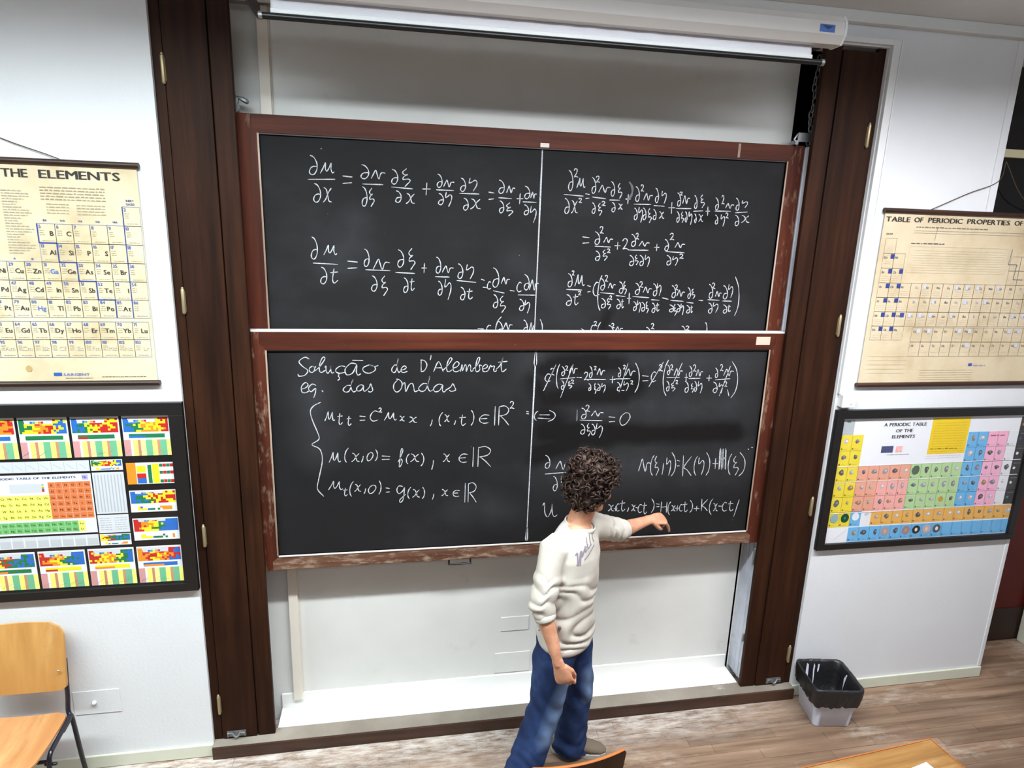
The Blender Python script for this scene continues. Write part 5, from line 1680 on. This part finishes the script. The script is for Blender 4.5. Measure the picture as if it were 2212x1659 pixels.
# eyes
M_eye = plain('eye_white', (226, 222, 216), 0.2, 0.5)
for s_ in (-1, 1):
    bm = bmesh.new(); ellipsoid(bm, hp(0.030 * s_, 0.078, 0.006), (0.012, 0.012, 0.010), HROT, 3)
    smooth(wpart('eye', bm, M_eye, per), 180)

# jeans
mt, nt, b = base('denim', 0.85, 0.15)
v = mapping(nt, (1, 1, 1), 'Object')
col = ramp(nt, noise(nt, v, 6, 5, 0.6), [(0.3, L4((26, 38, 68))), (0.55, L4((40, 57, 96))), (0.75, L4((58, 80, 122)))]).outputs[0]
# faded fronts of the thighs
fl_ = nd(nt, 'ShaderNodeVectorMath', operation='MULTIPLY'); nt.links.new(v, fl_.inputs[0]); fl_.inputs[1].default_value = (1, 0, 1)
fm = capsule_mask(nt, fl_.outputs[0], [((0.125, 0.66), (0.03, 0.34), 0.03, 0.045), ((0.275, 0.62), (0.29, 0.45), 0.015, 0.04)])
sp_ = nt.nodes.new('ShaderNodeMath'); sp_.operation = 'MULTIPLY'; nt.links.new(fm, sp_.inputs[0]); nt.links.new(ramp(nt, noise(nt, v, 9, 4), [(0.3, (0.35, 0.35, 0.35, 1)), (0.7, (0.75, 0.75, 0.75, 1))]).outputs[0], sp_.inputs[1])
col = mixc(nt, sp_.outputs[0], col, L4((150, 178, 216)))
nt.links.new(col, b.inputs['Base Color'])
bump(nt, b, noise(nt, v, 320, 2), 0.3, 0.001)
M_denim = mt
bm = bmesh.new()
tube(bm, [Vector((0.130, -0.375, 0.80)), Vector((0.130, -0.375, 0.88)), Vector((0.133, -0.374, 0.95))], [(0.158, 0.118), (0.150, 0.108), (0.140, 0.10)], 28, LD, True, False)
ellipsoid(bm, (0.115, -0.368, 0.80), (0.105, 0.115, 0.10), None, 3)
tube(bm, [RHIP + Vector((0, 0, 0.02)), RHIP.lerp(RKN, 0.3) , RHIP.lerp(RKN, 0.65), RKN, RKN.lerp(RAN, 0.35), RKN.lerp(RAN, 0.75), RAN + Vector((-0.004, 0, -0.02)), RAN + Vector((-0.008, 0, -0.068))],
     [(0.088, 0.096), (0.102, 0.108), (0.092, 0.098), (0.084, 0.088), (0.084, 0.088), (0.092, 0.094), (0.102, 0.102), (0.106, 0.106)], 24, LD, True, False)
tube(bm, [LHIP + Vector((0, 0, 0.02)), LHIP.lerp(LKN, 0.3), LHIP.lerp(LKN, 0.65), LKN, LKN.lerp(LAN, 0.35), LKN.lerp(LAN, 0.75), LAN + Vector((0, 0, -0.02)), LAN + Vector((0, 0, -0.06))],
     [(0.084, 0.090), (0.094, 0.100), (0.084, 0.086), (0.074, 0.076), (0.074, 0.076), (0.082, 0.084), (0.092, 0.096), (0.096, 0.10)], 24, LD, True, False)
me = remeshed(bm, 0.0085, 6, 'jeans')


def f_jeans(co, no):
    x, y, z = co[:, 0], co[:, 1], co[:, 2]
    low = np.clip((0.36 - z) / 0.3, 0, 1)
    hipz = np.clip((z - 0.62) / 0.25, 0, 1)
    kn = np.exp(-((z - 0.5) / 0.12) ** 2)
    a = 0.006 * low * np.sin(z * 62 + 5 * np.sin(x * 21 + y * 9) + y * 31) * np.sin(x * 33 + y * 27 + z * 11)
    a += 0.0035 * kn * np.sin(z * 52 + x * 48 + 2 * np.sin(y * 30))
    a += 0.005 * hipz * np.sin((z * 38 + x * 42 - y * 30))
    a += 0.003 * np.sin(x * 50 + z * 17) * np.sin(y * 45 + z * 22)
    return a


displace(me, f_jeans)
jeans = put('jeans', me, M_denim, per)
M_stitch = plain('denim_dark', (26, 36, 66), 0.85)

# sweater
mt, nt, b = base('sweater_knit', 0.9, 0.12)
v = mapping(nt, (1, 1, 1), 'Object')
nt.links.new(ramp(nt, noise(nt, v, 5, 4), [(0.3, L4((180, 171, 160))), (0.6, L4((196, 189, 179)))]).outputs[0], b.inputs['Base Color'])
bump(nt, b, noise(nt, v, 420, 2), 0.25, 0.001)
M_sweat = mt
bm = bmesh.new()
tc = [(0.132, -0.376, 0.845), (0.133, -0.376, 0.875), (0.134, -0.374, 0.96), (0.138, -0.372, 1.08), (0.150, -0.367, 1.22), (0.158, -0.364, 1.33), (0.165, -0.362, 1.40), (0.172, -0.362, 1.445), (0.178, -0.361, 1.472)]
tr_ = [(0.178, 0.135), (0.184, 0.141), (0.180, 0.140), (0.175, 0.134), (0.185, 0.132), (0.190, 0.124), (0.170, 0.108), (0.118, 0.088), (0.080, 0.074)]
tube(bm, tc, tr_, 32, LD, True, False)
RCUF = REL.lerp(RWR, 0.20)
tube(bm, [RSH.lerp(Vector((0.15, -0.364, 1.40)), 0.3), RSH, RSH.lerp(REL, 0.35), RSH.lerp(REL, 0.7), REL, RCUF],
     [0.070, 0.074, 0.066, 0.064, 0.064, 0.052], 20, None, True, False)
LCUF = LEL.lerp(LWR, 0.10)
tube(bm, [LSH.lerp(Vector((0.15, -0.364, 1.40)), 0.3), LSH, LSH.lerp(LEL, 0.4), LSH.lerp(LEL, 0.75), LEL, LCUF],
     [0.070, 0.074, 0.068, 0.062, 0.058, 0.050], 20, None, True, False)
me = remeshed(bm, 0.0075, 5, 'sweater')


def f_sweat(co, no):
    x, y, z = co[:, 0].astype(np.float64), co[:, 1].astype(np.float64), co[:, 2].astype(np.float64)
    f = (x - 0.15) * FD.x + (y + 0.37) * FD.y
    l = (x - 0.15) * LD.x + (y + 0.37) * LD.y
    torso = np.clip((1.34 - z) / 0.12, 0, 1) * (np.abs(l) < 0.2)
    # irregular diagonal drag folds over the belly, hanging from his right elbow
    s1 = np.sin(z * 21 + l * 9 + 1.3) + 0.6 * np.sin(z * 37 - f * 21)
    ph = z * 30 + f * 17 + l * 7 + 1.6 * s1
    env = np.clip((1.30 - z) / 0.22, 0.0, 1) * (0.45 + 0.55 * np.sin(z * 13 + f * 11 + 0.7) ** 2)
    a = 0.0105 * torso * env * (np.abs(np.sin(ph)) ** 0.8 * 1.6 - 1)
    a += 0.0030 * torso * np.sin(z * 24 - f * 33 + 3 * np.sin(l * 15))
    a += 0.0035 * np.sin(x * 23 + z * 14 + 2 * np.sin(y * 19)) * np.sin(y * 26 - z * 18)
    # bunched sleeves

    def arm(A, B, lo, hi, fr, amp):
        d = np.array(B - A); L2 = float(d @ d)
        p = np.stack([x - A.x, y - A.y, z - A.z], 1)
        t_ = (p @ d) / L2
        q = p - np.outer(np.clip(t_, 0, 1), d)
        r = np.linalg.norm(q, axis=1)
        wgt = (r < 0.085) * np.clip((t_ - lo) / 0.2, 0, 1) * (t_ < hi)
        ang = np.arctan2(q[:, 2] + 0.5 * q[:, 1], q[:, 0])
        return amp * wgt * (np.abs(np.sin(t_ * fr * 0.5 + 1.1 * np.sin(ang + 0.6) + 0.8 * np.sin(2 * ang + t_ * 5))) ** 0.8 * 2 - 1) * (0.4 + 0.6 * np.sin(ang * 1.0 + t_ * 4) ** 2)
    a += arm(RSH, REL, 0.4, 1.25, 28, 0.0080)
    a += arm(LSH, LEL, 0.2, 1.2, 22, 0.0085)
    return a


displace(me, f_sweat)
sweater = put('sweater', me, M_sweat, per)
bvh = BVHTree.FromPolygons([v_.co.copy() for v_ in me.vertices], [tuple(p.vertices) for p in me.polygons])


def ringpart(name, c, ax, side, ra, rb, w, mat, parent):
    bm_ = bmesh.new()
    ax = Vector(ax).normalized(); u = Vector(side); u = (u - ax * u.dot(ax)).normalized(); v_ = ax.cross(u)
    pts = [Vector(c) + u * ra * math.cos(2 * math.pi * k / 36) + v_ * rb * math.sin(2 * math.pi * k / 36) for k in range(36)]
    V = []
    for i in range(36):
        t_ = (pts[(i + 1) % 36] - pts[i - 1]).normalized()
        o_ = ax.cross(t_).normalized()
        V.append([bm_.verts.new(pts[i] + o_ * (0.4 * w * math.cos(2 * math.pi * k / 10)) + ax * (w * math.sin(2 * math.pi * k / 10))) for k in range(10)])
    for i in range(36):
        a, c_ = V[i], V[(i + 1) % 36]
        for k in range(10):
            bm_.faces.new((a[k], a[(k + 1) % 10], c_[(k + 1) % 10], c_[k]))
    bmesh.ops.recalc_face_normals(bm_, faces=bm_.faces[:])
    o_ = wpart(name, bm_, mat, parent)
    smooth(o_, 180)
    return o_


ringpart('collar', NECK + Vector((0.004, 0.0, -0.008)), Vector((0.22, -0.10, 1)), LD, 0.080, 0.076, 0.013, M_sweat, sweater)
ringpart('cuff', RCUF, RWR - REL, UPV.cross(FD), 0.047, 0.047, 0.018, M_sweat, sweater)
ringpart('cuff', LCUF, LWR - LEL, UPV, 0.046, 0.046, 0.018, M_sweat, sweater)
ringpart('waistband', (0.132, -0.376, 0.855), UPV, LD, 0.174, 0.132, 0.022, M_sweat, sweater)

# brush lettering across the chest, laid on the cloth
M_letter = plain('letter_print', (132, 124, 136), 0.9, 0.1)
bm = bmesh.new()
S_ = [[(1243, 1200), (1247, 1196), (1249, 1222), (1254, 1192), (1255, 1200), (1253, 1222)], [(1246, 1222), (1250, 1214), (1262, 1190), (1270, 1176)], [(1256, 1190), (1258, 1202), (1262, 1186), (1264, 1180), (1264, 1192), (1268, 1186)],
      [(1266, 1160), (1268, 1176), (1271, 1184), (1276, 1176)], [(1272, 1150), (1274, 1168), (1277, 1178)], [(1262, 1210), (1270, 1200), (1277, 1188), (1283, 1176)], [(1278, 1150), (1280, 1164), (1283, 1170)]]
lw = 0.0035
for st in S_:
    P_ = catmull([Vector((a, c_, 0)) for a, c_ in st], 5)
    hits = []
    for q in P_:
        d = Vector(ray(q.x, q.y)).normalized()
        h = bvh.ray_cast(Vector(CAM), d)
        if h[0] is not None:
            hits.append((h[0] + h[1] * 0.0015, h[1]))
    Vv = []
    for i, (p_, n_) in enumerate(hits):
        t_ = hits[min(i + 1, len(hits) - 1)][0] - hits[max(i - 1, 0)][0]
        s_ = t_.cross(n_)
        if s_.length < 1e-7:
            continue
        s_.normalize()
        Vv.append((bm.verts.new(p_ + s_ * lw), bm.verts.new(p_ - s_ * lw)))
    for a, c_ in zip(Vv[:-1], Vv[1:]):
        bm.faces.new((a[0], c_[0], c_[1], a[1]))
if len(bm.faces):
    wpart('chest_lettering', bm, M_letter, sweater)
h = bvh.ray_cast(Vector(CAM), Vector(ray(1209, 1356)).normalized())
if h[0] is not None:
    bm = bmesh.new(); ellipsoid(bm, h[0], (0.009, 0.009, 0.009), None, 2)
    wpart('hem_badge', bm, plain('badge', (96, 84, 80), 0.6), sweater)

# shoes
M_shoe = paint('shoe_suede', (112, 98, 84), 0.8, 0.06, 300, 0.2)
M_sole = plain('shoe_sole', (176, 172, 162), 0.7)
for A, dx, lab in ((RAN, Vector((0.9, -0.43, 0)).normalized(), None), (LAN, Vector((0.97, -0.24, 0)).normalized(), None)):
    sdv = UPV.cross(dx).normalized()
    g = Vector((A.x, A.y, 0))
    bm = bmesh.new()
    tube(bm, [g - dx * 0.075 + UPV * 0.055, g - dx * 0.03 + UPV * 0.062, g + dx * 0.05 + UPV * 0.056, g + dx * 0.12 + UPV * 0.044, g + dx * 0.175 + UPV * 0.036, g + dx * 0.195 + UPV * 0.032],
         [(0.032, 0.034), (0.038, 0.044), (0.044, 0.040), (0.048, 0.028), (0.040, 0.020), (0.026, 0.014)], 20, sdv)
    sh = wpart('shoe', bm, M_shoe, per, 180)
    bm = bmesh.new()
    out = [(-0.105, 0.0), (-0.095, 0.026), (-0.05, 0.036), (0.03, 0.038), (0.10, 0.050), (0.16, 0.046), (0.20, 0.026), (0.212, 0.0)]
    ring = [(a, c_) for a, c_ in out] + [(a, -c_) for a, c_ in reversed(out[1:-1])]
    lo = [bm.verts.new(g + dx * a + sdv * c_ + UPV * 0.002) for a, c_ in ring]; hi = [bm.verts.new(g + dx * a + sdv * c_ + UPV * 0.026) for a, c_ in ring]
    bm.faces.new(lo); bm.faces.new(list(reversed(hi)))
    for i in range(len(ring)):
        bm.faces.new((lo[i], hi[i], hi[(i + 1) % len(ring)], lo[(i + 1) % len(ring)]))
    bmesh.ops.recalc_face_normals(bm, faces=bm.faces[:])
    wpart('sole', bm, M_sole, sh)

# curly hair
mt, nt, b = base('hair', 0.5, 0.35)
nt.links.new(ramp(nt, noise(nt, mapping(nt, (1, 1, 1), 'Object'), 26, 3), [(0.3, L4((24, 14, 10))), (0.6, L4((50, 31, 22))), (0.8, L4((84, 55, 40)))]).outputs[0], b.inputs['Base Color'])
M_hair = mt
rr = random.Random(11)
bm = bmesh.new()
ellipsoid(bm, hp(0, -0.028, 0.080), (0.104, 0.118, 0.092), HROT, 4)
ellipsoid(bm, hp(0, -0.062, -0.010), (0.094, 0.070, 0.090), HROT, 4)
for s_ in (-1, 1):
    ellipsoid(bm, hp(0.070 * s_, -0.040, 0.004), (0.028, 0.052, 0.066), HROT, 3)
hair_src = bm
me = remeshed(hair_src, 0.008, 8, 'hair')


def f_hair(co, no):
    r = np.zeros(len(co))
    for k in range(5):
        w = np.array([rr.uniform(-1, 1), rr.uniform(-1, 1), rr.uniform(-1, 1)]); w = w / np.linalg.norm(w) * rr.uniform(90, 170)
        r += np.sin(co @ w + rr.random() * 6)
    return 0.0035 * r


displace(me, f_hair)
pos = [(Vector(v_.co), Vector(v_.normal)) for v_ in me.vertices]
bm = bmesh.new(); bm.from_mesh(me)
bpy.data.meshes.remove(me)
for k in range(430):
    p_, n_ = rr.choice(pos)
    q = p_ - HEAD
    fz = q.dot(HF); uz = q.dot(HU); sz = abs(q.dot(HS))
    if fz > 0.015 and uz < 0.045:
        continue
    ax = (n_ * rr.uniform(0.1, 0.7) + Vector((rr.uniform(-1, 1), rr.uniform(-1, 1), rr.uniform(-1.2, 0.5)))).normalized()
    u = ax.orthogonal().normalized(); v2 = ax.cross(u)
    rad = rr.uniform(0.010, 0.019); L_ = rr.uniform(0.020, 0.042); turns = rr.uniform(0.7, 1.3); ph = rr.random() * 6.28
    N_ = 12
    pts = [p_ + n_ * 0.004 + ax * (L_ * i / N_) + (u * math.cos(ph + turns * 6.28 * i / N_) + v2 * math.sin(ph + turns * 6.28 * i / N_)) * rad for i in range(N_ + 1)]
    wd = rr.uniform(0.0042, 0.0080)
    tube(bm, pts, [wd * (1 - 0.6 * i / N_) for i in range(N_ + 1)], 5, None, True, False)
me = bpy.data.meshes.new('hair'); bm.to_mesh(me); bm.free()
put('hair', me, M_hair, per)
